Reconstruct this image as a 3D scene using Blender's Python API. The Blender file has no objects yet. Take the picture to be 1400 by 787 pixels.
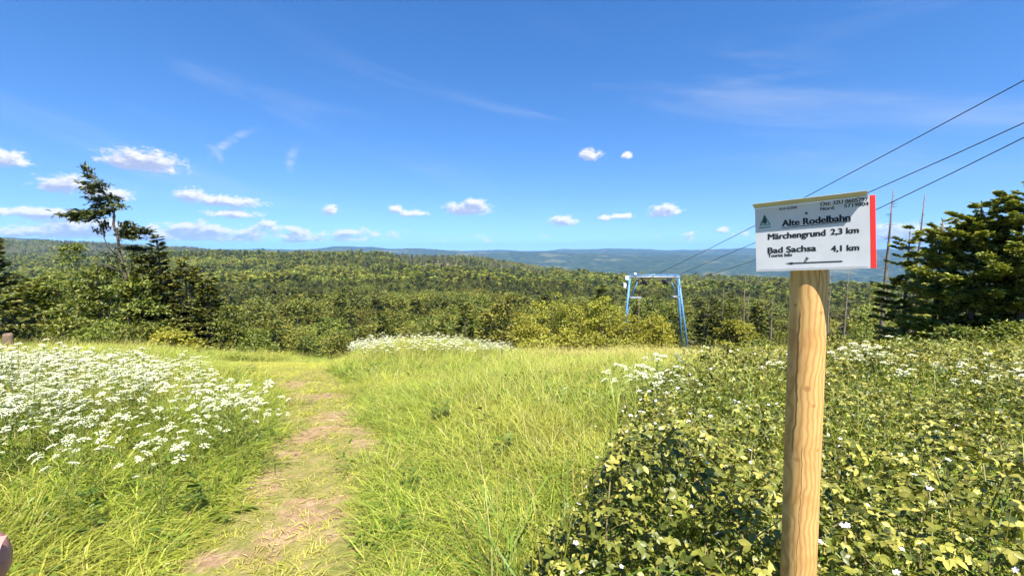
import bpy, math, random
import numpy as np
from mathutils import Vector, Matrix, Euler

rad = math.radians
SC = bpy.context.scene
COL = SC.collection

# ------------------------------------------------------------------ camera
FPX, CX, CY = 600.0, 700.0, 393.5          # focal length in photo pixels, principal point
EYE = 1.6
PITCH = rad(4.9)
cam_data = bpy.data.cameras.new('camera')
cam = bpy.data.objects.new('camera', cam_data)
COL.objects.link(cam)
cam.location = (0, 0, EYE)
cam.rotation_euler = (rad(90) - PITCH, 0, 0)
cam_data.sensor_width = 36
cam_data.lens = 36 * FPX / 1400
cam_data.clip_start = 0.01
cam_data.clip_end = 60000
SC.camera = cam

# ------------------------------------------------------------------ light
SUN_EL = rad(59)
SUN_VEC = Vector((0.36 * math.cos(SUN_EL), -0.933 * math.cos(SUN_EL), math.sin(SUN_EL))).normalized()
sun_data = bpy.data.lights.new('sun', 'SUN')
sun_data.energy = 5.0
sun_data.angle = rad(0.5)
sun_data.color = (1.0, 0.95, 0.86)
sun = bpy.data.objects.new('sun', sun_data)
COL.objects.link(sun)
sun.rotation_euler = SUN_VEC.to_track_quat('Z', 'Y').to_euler()
sun.location = (20, -40, 60)

SC.view_settings.view_transform = 'Standard'
SC.view_settings.look = 'None'
SC.view_settings.gamma = 1.0
SC.view_settings.exposure = 1.5
SC.view_settings.use_curve_mapping = False

SC.cycles.max_bounces = 5
SC.cycles.diffuse_bounces = 3
SC.cycles.use_adaptive_sampling = True
SC.cycles.adaptive_threshold = 0.022
SC.cycles.adaptive_min_samples = 24
SC.cycles.use_denoising = True
SC.cycles.transparent_max_bounces = 8
SC.cycles.volume_bounces = 0

# ---- the sky: Nishita air plus clouds given by azimuth / elevation
world = bpy.data.worlds.new('World')
SC.world = world
world.use_nodes = True


def px_azel(u, v):
    d = px_ray(u, v)
    return math.degrees(math.atan2(d[0], d[1])), math.degrees(math.asin(d[2] / math.sqrt(d[0]**2 + d[1]**2 + d[2]**2)))


def px_ray(u, v):
    a = (u - CX) / FPX
    b = (v - CY) / FPX
    cp, sp = math.cos(PITCH), math.sin(PITCH)
    return np.array([a, cp - b * sp, -sp - b * cp])


def px_at(u, v, depth):
    """point on the line of sight through a photo pixel, 'depth' metres along the view axis"""
    d = px_ray(u, v)
    return Vector((d[0] * depth, d[1] * depth, EYE + d[2] * depth))


def to_px(x, y, z):
    cp, sp = math.cos(PITCH), math.sin(PITCH)
    zz = z - EYE
    dep = y * cp - zz * sp
    up = y * sp + zz * cp
    return CX + FPX * x / dep, CY - FPX * up / dep, dep


class NT:
    """small wrapper for building node trees"""
    def __init__(self, nt):
        self.nt = nt

    def n(self, typ, **kw):
        node = self.nt.nodes.new(typ)
        for k, v in kw.items():
            setattr(node, k, v)
        return node

    def l(self, a, b):
        self.nt.links.new(a, b)

    def inp(self, sock, v):
        if isinstance(v, bpy.types.NodeSocket):
            self.l(v, sock)
        else:
            sock.default_value = v

    def m(self, op, a, b=0.0, c=0.0, clamp=False):
        node = self.n('ShaderNodeMath', operation=op)
        node.use_clamp = clamp
        self.inp(node.inputs[0], a)
        self.inp(node.inputs[1], b)
        self.inp(node.inputs[2], c)
        return node.outputs[0]

    def smooth(self, v, lo, hi):
        node = self.n('ShaderNodeMapRange', interpolation_type='SMOOTHSTEP')
        self.inp(node.inputs[0], v)
        node.inputs[1].default_value = lo
        node.inputs[2].default_value = hi
        return node.outputs[0]

    def mix(self, f, a, b, blend='MIX'):
        node = self.n('ShaderNodeMix', data_type='RGBA', blend_type=blend)
        self.inp(node.inputs[0], f)
        self.inp(node.inputs[6], a)
        self.inp(node.inputs[7], b)
        return node.outputs[2]

    def noise(self, vec, scale, detail=4.0, rough=0.55, dist=0.0, col=False):
        node = self.n('ShaderNodeTexNoise')
        if vec is not None:
            self.l(vec, node.inputs['Vector'])
        node.inputs['Scale'].default_value = scale
        node.inputs['Detail'].default_value = detail
        node.inputs['Roughness'].default_value = rough
        node.inputs['Distortion'].default_value = dist
        return node.outputs['Color' if col else 'Fac']

    def ramp(self, fac, stops):
        node = self.n('ShaderNodeValToRGB')
        el = node.color_ramp.elements
        while len(el) < len(stops):
            el.new(0.5)
        for e, (p, c) in zip(el, stops):
            e.position = p
            e.color = (*c, 1) if len(c) == 3 else c
        self.l(fac, node.inputs[0])
        return node.outputs[0]


def build_sky():
    nt = world.node_tree
    nt.nodes.clear()
    W = NT(nt)
    tc = W.n('ShaderNodeTexCoord')
    sky = W.n('ShaderNodeTexSky', sky_type='NISHITA')
    sky.sun_disc = False
    sky.sun_elevation = SUN_EL
    # Blender's sky: rotation 0 puts the sun at +Y, turning clockwise seen from above
    sky.sun_rotation = math.atan2(SUN_VEC.x, SUN_VEC.y)
    sky.altitude = 600
    sky.air_density = 1.0
    sky.dust_density = 0.0
    sky.ozone_density = 2.5
    # no dusty yellow rim: the air is read a little above the true elevation
    mpv = W.n('ShaderNodeMapping', vector_type='POINT')
    mpv.inputs['Location'].default_value = (0, 0, 0.10)
    mpv.inputs['Scale'].default_value = (1, 1, 0.9)
    W.l(tc.outputs['Generated'], mpv.inputs[0])
    W.l(mpv.outputs[0], sky.inputs[0])
    # cumulus heaps: photo pixel centre, half width, half height
    heaps = [(197, 222, 62, 17), (168, 221, 32, 14), (10, 218, 42, 12), (92, 254, 46, 14), (150, 266, 36, 9),
             (262, 268, 27, 11), (308, 276, 60, 8), (320, 293, 40, 6), (450, 288, 13, 7), (540, 287, 13, 6), (562, 292, 22, 5),
             (640, 286, 36, 10), (650, 280, 20, 9), (770, 303, 22, 8), (828, 298, 11, 5), (850, 296, 22, 4),
             (907, 290, 25, 9), (913, 285, 15, 7), (807, 213, 18, 9), (857, 213, 10, 5), (988, 315, 10, 5),
             (1235, 322, 90, 16), (1290, 335, 60, 12), (1180, 345, 60, 8), (60, 292, 75, 9), (130, 312, 70, 8), (20, 318, 60, 9),
             (480, 318, 32, 4), (400, 322, 28, 4), (250, 316, 35, 5), (340, 318, 30, 5)]
    grp = bpy.data.node_groups.new('cloud_field', 'ShaderNodeTree')
    grp.interface.new_socket('az', in_out='INPUT', socket_type='NodeSocketFloat')
    grp.interface.new_socket('el', in_out='INPUT', socket_type='NodeSocketFloat')
    grp.interface.new_socket('field', in_out='OUTPUT', socket_type='NodeSocketFloat')
    G = NT(grp)
    gi = G.n('NodeGroupInput')
    go = G.n('NodeGroupOutput')
    az, el = gi.outputs[0], gi.outputs[1]
    cur = None
    for (u, v, hw, hh) in heaps:
        a0, e0 = px_azel(u, v)
        a1, _ = px_azel(u + hw, v)
        _, e1 = px_azel(u, v - hh)
        ra, re = max(a1 - a0, 0.2) * 1.05, max(e1 - e0, 0.12) * 1.3
        dx = G.m('MULTIPLY_ADD', az, 1 / ra, -a0 / ra)
        dy = G.m('MULTIPLY_ADD', el, 1 / re, -e0 / re)
        # flat base: below the centre the falloff is faster
        dyn = G.m('MULTIPLY', G.m('MINIMUM', dy, 0.0), 1.35)
        dyy = G.m('ADD', G.m('MAXIMUM', dy, 0.0), dyn)
        q = G.m('SQRT', G.m('ADD', G.m('MULTIPLY', dx, dx), G.m('MULTIPLY', dyy, dyy)))
        mval = G.m('SUBTRACT', 1.0, q)
        cur = mval if cur is None else G.m('MAXIMUM', cur, mval)
    # free small cumulus all round the horizon
    comb = G.n('ShaderNodeCombineXYZ')
    G.l(az, comb.inputs[0])
    G.l(G.m('MULTIPLY', el, 1.7), comb.inputs[1])
    band = G.m('MULTIPLY', G.smooth(el, 0.2, 1.2), G.m('SUBTRACT', 1.0, G.smooth(el, 2.0, 6.0)))
    free = G.noise(comb.outputs[0], 0.24, 4.0, 0.55)
    sector = G.m('SUBTRACT', 0.58, G.m('MULTIPLY', 0.19, G.smooth(G.m('ABSOLUTE', G.m('ADD', az, 42.0)), 34.0, 10.0)))
    freem = G.m('SUBTRACT', G.m('MULTIPLY', G.m('SUBTRACT', free, sector), 5.0), G.m('MULTIPLY', G.m('SUBTRACT', 1.0, band), 4.0))
    cur = G.m('MAXIMUM', cur, freem)
    cur = G.m('MAXIMUM', cur, -1.0)
    nz = G.noise(comb.outputs[0], 0.8, 7.0, 0.62, 0.4)
    fz = G.noise(comb.outputs[0], 2.6, 5.0, 0.6, 0.2)
    cur = G.m('ADD', cur, G.m('ADD', G.m('MULTIPLY', G.m('SUBTRACT', nz, 0.5), 1.7), G.m('MULTIPLY', G.m('SUBTRACT', fz, 0.5), 0.8)))
    G.l(cur, go.inputs[0])

    nrm = W.n('ShaderNodeVectorMath', operation='NORMALIZE')
    W.l(tc.outputs['Generated'], nrm.inputs[0])
    sep = W.n('ShaderNodeSeparateXYZ')
    W.l(nrm.outputs[0], sep.inputs[0])
    azn = W.m('MULTIPLY', W.m('ARCTAN2', sep.outputs[0], sep.outputs[1]), 180 / math.pi)
    eln = W.m('MULTIPLY', W.m('ARCSINE', sep.outputs[2]), 180 / math.pi)
    g1 = W.n('ShaderNodeGroup')
    g1.node_tree = grp
    W.l(azn, g1.inputs[0])
    W.l(eln, g1.inputs[1])
    g2 = W.n('ShaderNodeGroup')
    g2.node_tree = grp
    W.l(W.m('ADD', azn, 0.35), g2.inputs[0])
    W.l(W.m('ADD', eln, 0.5), g2.inputs[1])
    dens = W.smooth(g1.outputs[0], -0.04, 0.55)
    thick = W.smooth(W.m('SUBTRACT', g2.outputs[0], W.m('MULTIPLY', g1.outputs[0], 0.35)), -0.25, 0.55)
    ccol = W.mix(thick, (1.0, 0.99, 0.97, 1), (0.44, 0.51, 0.74, 1))
    # cirrus: faint combed streaks high up, plus two wisps
    ang = rad(24)
    cmb = W.n('ShaderNodeCombineXYZ')
    W.l(W.m('ADD', W.m('MULTIPLY', azn, 0.35), W.m('MULTIPLY', eln, 0.35)), cmb.inputs[0])
    W.l(W.m('SUBTRACT', W.m('MULTIPLY', eln, 1.9), W.m('MULTIPLY', azn, -0.28)), cmb.inputs[1])
    cir = W.noise(cmb.outputs[0], 0.085, 6.0, 0.55, 0.5)
    cirm = W.m('MULTIPLY', W.smooth(cir, 0.50, 0.8), 0.28)
    cmask = W.m('MULTIPLY', W.smooth(eln, 2.0, 9.0), W.m('SUBTRACT', 1.0, W.smooth(eln, 16.0, 30.0)))
    cirm = W.m('MULTIPLY', cirm, cmask)
    fine = W.noise(cmb.outputs[0], 0.55, 5.0, 0.6, 1.2)
    wis = None
    for (u, v, hl, hw, tilt, s) in [(316, 192, 46, 7, 38, 0.62), (297, 208, 16, 7, -50, 0.6), (398, 215, 26, 9, 72, 0.5), (960, 130, 60, 20, 12, 0.2)]:
        a0, e0 = px_azel(u, v)
        sc = 1.0 / (FPX * rad(1)) * 0.75
        t = rad(tilt)
        dx = W.m('SUBTRACT', azn, a0)
        dy = W.m('SUBTRACT', eln, e0)
        p = W.m('ADD', W.m('MULTIPLY', dx, math.cos(t) / (hl * sc)), W.m('MULTIPLY', dy, math.sin(t) / (hl * sc)))
        q = W.m('ADD', W.m('MULTIPLY', dx, -math.sin(t) / (hw * sc)), W.m('MULTIPLY', dy, math.cos(t) / (hw * sc)))
        q = W.m('ADD', q, W.m('MULTIPLY', W.m('MULTIPLY', p, p), 0.8))
        rr = W.m('SQRT', W.m('ADD', W.m('MULTIPLY', p, p), W.m('MULTIPLY', q, q)))
        mm = W.m('MULTIPLY', W.smooth(rr, 1.25, 0.0), W.m('MULTIPLY', W.smooth(fine, 0.25, 0.75), s))
        wis = mm if wis is None else W.m('MAXIMUM', wis, mm)
    cirm = W.m('MAXIMUM', cirm, wis)
    hs = W.n('ShaderNodeHueSaturation')
    hs.inputs['Hue'].default_value = 0.508
    hs.inputs['Saturation'].default_value = SKY_SAT
    hs.inputs['Value'].default_value = 1.0
    W.l(sky.outputs[0], hs.inputs['Color'])
    # cloud radiance in the sky's own unit
    bright = W.mix(1.0, ccol, (CLOUD_L, CLOUD_L, CLOUD_L, 1), 'MULTIPLY')
    c1 = W.mix(cirm, hs.outputs[0], (CLOUD_L * 0.8, CLOUD_L * 0.85, CLOUD_L * 0.92, 1))
    c2 = W.mix(W.m('MULTIPLY', dens, 0.95), c1, bright)
    bg = W.n('ShaderNodeBackground')
    bg.inputs['Strength'].default_value = SKY_STRENGTH
    W.l(c2, bg.inputs['Color'])
    out = W.n('ShaderNodeOutputWorld')
    W.l(bg.outputs[0], out.inputs['Surface'])


SKY_STRENGTH = 0.078
SKY_SAT = 1.30
CLOUD_L = 5.0
build_sky()
world.cycles.sampling_method = 'MANUAL'
world.cycles.sample_map_resolution = 512

# ------------------------------------------------------------------ helpers
rng = np.random.default_rng(7)


def mesh_from(name, V, F, mat=None, smooth=False, mats=None, midx=None):
    """V (n,3) array, F list or (m,k) array"""
    me = bpy.data.meshes.new(name)
    V = np.asarray(V, dtype=np.float32).reshape(-1, 3)
    if isinstance(F, np.ndarray):
        m, k = F.shape
        me.vertices.add(len(V))
        me.vertices.foreach_set('co', V.ravel())
        me.loops.add(m * k)
        me.loops.foreach_set('vertex_index', F.astype(np.int32).ravel())
        me.polygons.add(m)
        me.polygons.foreach_set('loop_start', np.arange(0, m * k, k, dtype=np.int32))
        me.update(calc_edges=True)
    else:
        me.from_pydata([tuple(v) for v in V], [], F)
        me.update()
    for mm in (mats or ([mat] if mat else [])):
        me.materials.append(mm)
    if midx is not None:
        me.polygons.foreach_set('material_index', np.asarray(midx, dtype=np.int32))
    if smooth:
        me.polygons.foreach_set('use_smooth', np.ones(len(me.polygons), dtype=bool))
    me.update()
    return me


def link(name, data, parent=None, loc=None, rot=None):
    o = bpy.data.objects.new(name, data)
    COL.objects.link(o)
    if parent:
        o.parent = parent
    if loc is not None:
        o.location = loc
    if rot is not None:
        o.rotation_euler = rot
    return o


def tag(o, label=None, cat=None, group=None, kind=None):
    if label:
        o['label'] = label
    if cat:
        o['category'] = cat
    if group:
        o['group'] = group
    if kind:
        o['kind'] = kind
    return o


class MB:
    """collects vertices and faces of mixed size"""
    def __init__(self):
        self.v, self.f, self.n = [], [], 0

    def add(self, V, F):
        V = np.asarray(V, dtype=float).reshape(-1, 3)
        for f in F:
            self.f.append(tuple(int(i) + self.n for i in f))
        self.v.append(V)
        self.n += len(V)

    def box(self, c, s, M=None):
        c, s = np.array(c, float), np.array(s, float) / 2
        V = np.array([[x, y, z] for x in (-1, 1) for y in (-1, 1) for z in (-1, 1)]) * s
        if M is not None:
            V = V @ np.array(M.to_3x3()).T
        self.add(V + c, [(0, 1, 3, 2), (4, 6, 7, 5), (0, 4, 5, 1), (2, 3, 7, 6), (0, 2, 6, 4), (1, 5, 7, 3)])

    def tube(self, pts, radii, k=6, cap=True):
        pts = [Vector(p) for p in pts]
        n = len(pts)
        V = []
        for i, p in enumerate(pts):
            t = (pts[min(i + 1, n - 1)] - pts[max(i - 1, 0)])
            t = t.normalized() if t.length > 1e-9 else Vector((0, 0, 1))
            a = t.orthogonal().normalized() if i == 0 else (a - t * a.dot(t)).normalized()
            b = t.cross(a)
            for j in range(k):
                th = 2 * math.pi * j / k
                V.append(p + (a * math.cos(th) + b * math.sin(th)) * radii[i])
        F = [(i * k + j, i * k + (j + 1) % k, (i + 1) * k + (j + 1) % k, (i + 1) * k + j) for i in range(n - 1) for j in range(k)]
        if cap:
            F.append(tuple(range(k - 1, -1, -1)))
            F.append(tuple((n - 1) * k + j for j in range(k)))
        self.add([tuple(v) for v in V], F)

    def mesh(self, name, mat=None, smooth=False):
        V = np.concatenate(self.v) if self.v else np.zeros((0, 3))
        return mesh_from(name, V, self.f, mat, smooth)


def unit(a):
    return a / np.maximum(np.linalg.norm(a, axis=-1, keepdims=True), 1e-9)


def leaf_arrays(P, D, N, L, Wd, fold=0.25, bend=0.0):
    """rhombic folded leaves: base P, direction D, normal N, length L, width Wd -> V, F(tri)"""
    n = len(P)
    D = unit(D)
    S = unit(np.cross(D, N))
    N2 = np.cross(S, D)
    L = np.broadcast_to(np.asarray(L, float), (n,))[:, None]
    Wd = np.broadcast_to(np.asarray(Wd, float), (n,))[:, None]
    mid = P + D * L * 0.45
    V = np.stack([P, mid + S * Wd * 0.5 + N2 * Wd * fold, P + D * L - N2 * L * bend, mid - S * Wd * 0.5 + N2 * Wd * fold], axis=1).reshape(-1, 3)
    base = np.arange(n)[:, None] * 4
    F = np.concatenate([base + np.array([[0, 1, 2]]), base + np.array([[0, 2, 3]])], axis=1).reshape(-1, 3)
    return V, F


def rand_unit(n, r=None):
    r = r or rng
    return unit(r.normal(size=(n, 3)))


def cat_arrays(parts):
    Vs, Fs, o = [], [], 0
    for V, F in parts:
        Vs.append(V)
        Fs.append(F + o)
        o += len(V)
    return np.concatenate(Vs), np.concatenate(Fs)


def smoothstep(a, b, x):
    t = np.clip((np.asarray(x, float) - a) / (b - a), 0, 1)
    return t * t * (3 - 2 * t)


# value noise in the plane
_tab = np.random.default_rng(99).random((256, 256))


def vnoise(x, y, s=1.0, oct=3, off=0):
    x = np.asarray(x, float) * s + 37.3 + off * 17.1
    y = np.asarray(y, float) * s + 11.7 + off * 5.3
    tot, amp, nrm = 0, 1.0, 0
    for _ in range(oct):
        xi, yi = np.floor(x).astype(int), np.floor(y).astype(int)
        fx, fy = x - xi, y - yi
        fx, fy = fx * fx * (3 - 2 * fx), fy * fy * (3 - 2 * fy)
        a = _tab[xi % 256, yi % 256]
        b = _tab[(xi + 1) % 256, yi % 256]
        c = _tab[xi % 256, (yi + 1) % 256]
        d = _tab[(xi + 1) % 256, (yi + 1) % 256]
        tot = tot + amp * (a * (1 - fx) * (1 - fy) + b * fx * (1 - fy) + c * (1 - fx) * fy + d * fx * fy)
        nrm += amp
        amp *= 0.5
        x, y = x * 2.03 + 5, y * 2.03 + 9
    return tot / nrm


def in_poly(px, py, poly):
    px, py = np.asarray(px, float), np.asarray(py, float)
    inside = np.zeros(px.shape, bool)
    n = len(poly)
    for i in range(n):
        x1, y1 = poly[i]
        x2, y2 = poly[(i + 1) % n]
        cond = ((y1 > py) != (y2 > py)) & (px < (x2 - x1) * (py - y1) / (y2 - y1 + 1e-12) + x1)
        inside ^= cond
    return inside


def poly_dist(px, py, poly):
    px, py = np.asarray(px, float), np.asarray(py, float)
    best = np.full(px.shape, 1e9)
    for i in range(len(poly)):
        ax, ay = poly[i]
        bx, by = poly[(i + 1) % len(poly)]
        vx, vy = bx - ax, by - ay
        t = np.clip(((px - ax) * vx + (py - ay) * vy) / (vx * vx + vy * vy + 1e-12), 0, 1)
        best = np.minimum(best, np.hypot(px - ax - t * vx, py - ay - t * vy))
    return best


# ------------------------------------------------------------------ terrain heights
COLS_U = [-350, 0, 120, 250, 330, 420, 540, 640, 740, 850, 1000, 1150, 1400, 1750]
COLS_AZ = np.degrees(np.arctan((np.array(COLS_U) - CX) / FPX))
DIST = np.array([20, 30, 45, 70, 120, 200, 350, 500, 700, 900, 1100, 1500, 2000, 2500, 3500, 4500, 5500, 7000, 8500, 11000, 14000], float)
TAB = np.array([
    # 20   30    45     70    120   200  350  500  700  900 1100 1500 2000 2500 3500 4500 5500 7000 8500 11000 14000
    [-2.0, -4.0, -7.5, -13, -22, -30, -36, -38, -39, -37, -35, -28, -12, 22, -10, 40, 95, 60, 40, 20, 0],
    [-2.4, -4.6, -8.5, -14, -22, -30, -36, -38, -39, -37, -35, -28, -12, 25, -10, 40, 100, 60, 40, 20, 0],
    [-2.6, -5.0, -9.0, -15, -23, -31, -36, -38, -38, -36, -33, -27, -10, 24, -15, 25, 55, 30, 20, 10, 0],
    [-3.0, -5.6, -10., -16.5, -25, -32, -37, -38, -35, -26, -17, -40, -25, 8, -40, -20, 10, 10, 0, 0, 0],
    [-3.2, -6.0, -11., -17.5, -25.5, -32, -38, -39, -36, -25, -14, -55, -60, -20, -70, -60, -20, 0, 0, 0, 0],
    [-3.4, -6.4, -11.8, -18, -25.5, -32, -38, -39, -36, -26, -18, -80, -120, -140, -150, -120, -40, 5, 0, -20, -40],
    [-3.4, -6.4, -12., -18, -25.5, -32, -38, -39.5, -37, -27, -24, -90, -160, -200, -220, -170, -60, 0, -10, -40, -60],
    [-3.4, -6.3, -11.8, -18, -25.8, -33, -40, -42, -40, -30, -30, -100, -170, -210, -230, -170, -60, -18, -10, -40, -60],
    [-3.3, -6.0, -10.4, -17, -26.5, -35, -43, -48, -50, -49, -60, -130, -190, -220, -230, -130, -52, -50, -12, -40, -60],
    [-3.2, -5.6, -8.3, -15.5, -27, -36, -45, -51, -54, -66, -90, -140, -200, -230, -220, -120, -45, -40, 8, -40, -60],
    [-3.1, -5.4, -8.2, -15, -26, -35, -44, -49, -51, -64, -90, -140, -200, -230, -225, -130, -50, -60, -12, -40, -60],
    [-2.9, -5.0, -8.2, -15, -26, -36, -47, -54, -58, -68, -95, -140, -200, -240, -235, -190, -90, -60, -20, -40, -60],
    [-2.6, -4.4, -7.4, -13, -24, -36, -48, -56, -62, -70, -95, -140, -200, -240, -235, -190, -90, -60, -20, -40, -60],
    [-2.2, -3.8, -6.4, -11, -22, -34, -48, -56, -62, -70, -95, -140, -200, -240, -235, -190, -90, -60, -20, -40, -60],
])
LDIST = np.log(DIST)


def h_table(az, r):
    ai = np.clip(np.searchsorted(COLS_AZ, az) - 1, 0, len(COLS_AZ) - 2)
    fa = np.clip((az - COLS_AZ[ai]) / (COLS_AZ[ai + 1] - COLS_AZ[ai]), 0, 1)
    fa = fa * fa * (3 - 2 * fa)
    lr = np.log(np.maximum(r, 1e-3))
    ri = np.clip(np.searchsorted(LDIST, lr) - 1, 0, len(LDIST) - 2)
    fr = np.clip((lr - LDIST[ri]) / (LDIST[ri + 1] - LDIST[ri]), 0, 1)

    def colv(a):                                      # monotone-ish cubic along distance
        y0 = TAB[a, np.maximum(ri - 1, 0)]
        y1 = TAB[a, ri]
        y2 = TAB[a, ri + 1]
        y3 = TAB[a, np.minimum(ri + 2, len(LDIST) - 1)]
        m1, m2 = (y2 - y0) * 0.42, (y3 - y1) * 0.42
        t, t2, t3 = fr, fr**2, fr**3
        return (2*t3 - 3*t2 + 1) * y1 + (t3 - 2*t2 + t) * m1 + (-2*t3 + 3*t2) * y2 + (t3 - t2) * m2
    return colv(ai) * (1 - fa) + colv(ai + 1) * fa


def height(x, y):
    x, y = np.asarray(x, float), np.asarray(y, float)
    r = np.hypot(x, y)
    az = np.degrees(np.arctan2(x, y))
    yc = np.clip(y, 0, 13.2)
    near = -0.0113 * yc**2 - 0.30 * np.maximum(y - 13.2, 0) + 0.0012 * np.minimum(np.abs(x), 12)**2
    near = near + (vnoise(x, y, 0.5, 3) - 0.5) * 0.10 * smoothstep(0.5, 3, r)
    # low hump under the tall flowers beyond the path
    near = near + 0.32 * np.exp(-(((x + 2.2) / 1.7)**2 + ((y - 11.2) / 1.6)**2))
    far = h_table(az, r)
    bump = (vnoise(x, y, 1 / 90, 3, 2) - 0.5) * (7 * smoothstep(60, 300, r) + 9 * smoothstep(350, 700, r)) + (vnoise(x, y, 1 / 900, 4, 3) - 0.5) * 150 * smoothstep(2800, 5500, r) \
        + (vnoise(x, y, 1 / 140, 3, 5) - 0.5) * 26 * smoothstep(2800, 5000, r)
    behind = smoothstep(75, 120, np.abs(az))
    far = far * (1 - behind) + behind * (-0.01 * r)
    bump = bump * (1 - behind)
    k = smoothstep(16, 45, r)
    return near * (1 - k) + (far + bump) * k


def h1(x, y):
    return float(height(np.array([x]), np.array([y]))[0])


def ground_px(u, v, lift=0.0):
    """where the line of sight through a photo pixel meets the ground raised by lift"""
    d = px_ray(u, v)
    t = 0.3 * 1.01**np.arange(700)
    x, y, z = d[0] * t, d[1] * t, EYE + d[2] * t
    hit = np.nonzero(z < height(x, y) + lift)[0]
    k = hit[0] if len(hit) else 530
    return (float(x[k]), float(y[k]))


# ------------------------------------------------------------------ materials
def new_mat(name):
    m = bpy.data.materials.new(name)
    m.use_nodes = True
    m.node_tree.nodes.clear()
    return m, NT(m.node_tree)


def leaf_mat(name, cols, transl=0.3, rough=0.5, spec=0.35, vary=0.25, patch=0.0, patch_scale=0.5, patch_col=(0.2, 0.2, 0.05), hue=0.02):
    """cols: three colours picked per leaf; whole plants shift a little too"""
    m, N = new_mat(name)
    geo = N.n('ShaderNodeNewGeometry')
    oi = N.n('ShaderNodeObjectInfo')
    r = geo.outputs['Random Per Island']
    mixed = N.m('FRACT', N.m('ADD', r, N.m('MULTIPLY', oi.outputs['Random'], 7.31)))
    col = N.ramp(mixed, [(0.0, cols[0]), (0.55, cols[1]), (1.0, cols[2])])
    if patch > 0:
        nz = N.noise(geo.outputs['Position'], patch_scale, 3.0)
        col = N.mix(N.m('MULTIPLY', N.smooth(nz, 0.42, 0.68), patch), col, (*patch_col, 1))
    hs = N.n('ShaderNodeHueSaturation')
    N.l(col, hs.inputs['Color'])
    N.l(N.m('ADD', 1 - vary * 0.5, N.m('MULTIPLY', oi.outputs['Random'], vary)), hs.inputs['Value'])
    N.l(N.m('ADD', 0.5 - hue * 0.5, N.m('MULTIPLY', N.m('FRACT', N.m('MULTIPLY', oi.outputs['Random'], 13.7)), hue)), hs.inputs['Hue'])
    col = hs.outputs[0]
    p = N.n('ShaderNodeBsdfPrincipled')
    N.l(col, p.inputs['Base Color'])
    p.inputs['Roughness'].default_value = rough
    p.inputs['Specular IOR Level'].default_value = spec
    t = N.n('ShaderNodeBsdfTranslucent')
    tcol = N.mix(1.0, col, (1.25, 1.2, 0.55, 1), 'MULTIPLY')
    N.l(tcol, t.inputs['Color'])
    mx = N.n('ShaderNodeMixShader')
    mx.inputs[0].default_value = transl
    N.l(p.outputs[0], mx.inputs[1])
    N.l(t.outputs[0], mx.inputs[2])
    out = N.n('ShaderNodeOutputMaterial')
    N.l(mx.outputs[0], out.inputs['Surface'])
    return m


def plain_mat(name, c1, c2=None, rough=0.6, scale=20.0, spec=0.4, metallic=0.0, bump=0.0, stretch=None, dist=0.0, lo=0.35, hi=0.65):
    m, N = new_mat(name)
    tc = N.n('ShaderNodeTexCoord')
    vec = tc.outputs['Object']
    if stretch:
        mp = N.n('ShaderNodeMapping')
        mp.inputs['Scale'].default_value = stretch
        N.l(vec, mp.inputs[0])
        vec = mp.outputs[0]
    nz = N.noise(vec, scale, 5.0, 0.6, dist)
    p = N.n('ShaderNodeBsdfPrincipled')
    col = N.mix(N.smooth(nz, lo, hi), (*c1, 1), (*(c2 or tuple(x * 0.8 for x in c1)), 1))
    N.l(col, p.inputs['Base Color'])
    p.inputs['Roughness'].default_value = rough
    p.inputs['Specular IOR Level'].default_value = spec
    p.inputs['Metallic'].default_value = metallic
    if bump:
        b = N.n('ShaderNodeBump')
        b.inputs['Strength'].default_value = bump
        b.inputs['Distance'].default_value = 0.01
        N.l(nz, b.inputs['Height'])
        N.l(b.outputs[0], p.inputs['Normal'])
    out = N.n('ShaderNodeOutputMaterial')
    N.l(p.outputs[0], out.inputs['Surface'])
    return m


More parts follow.
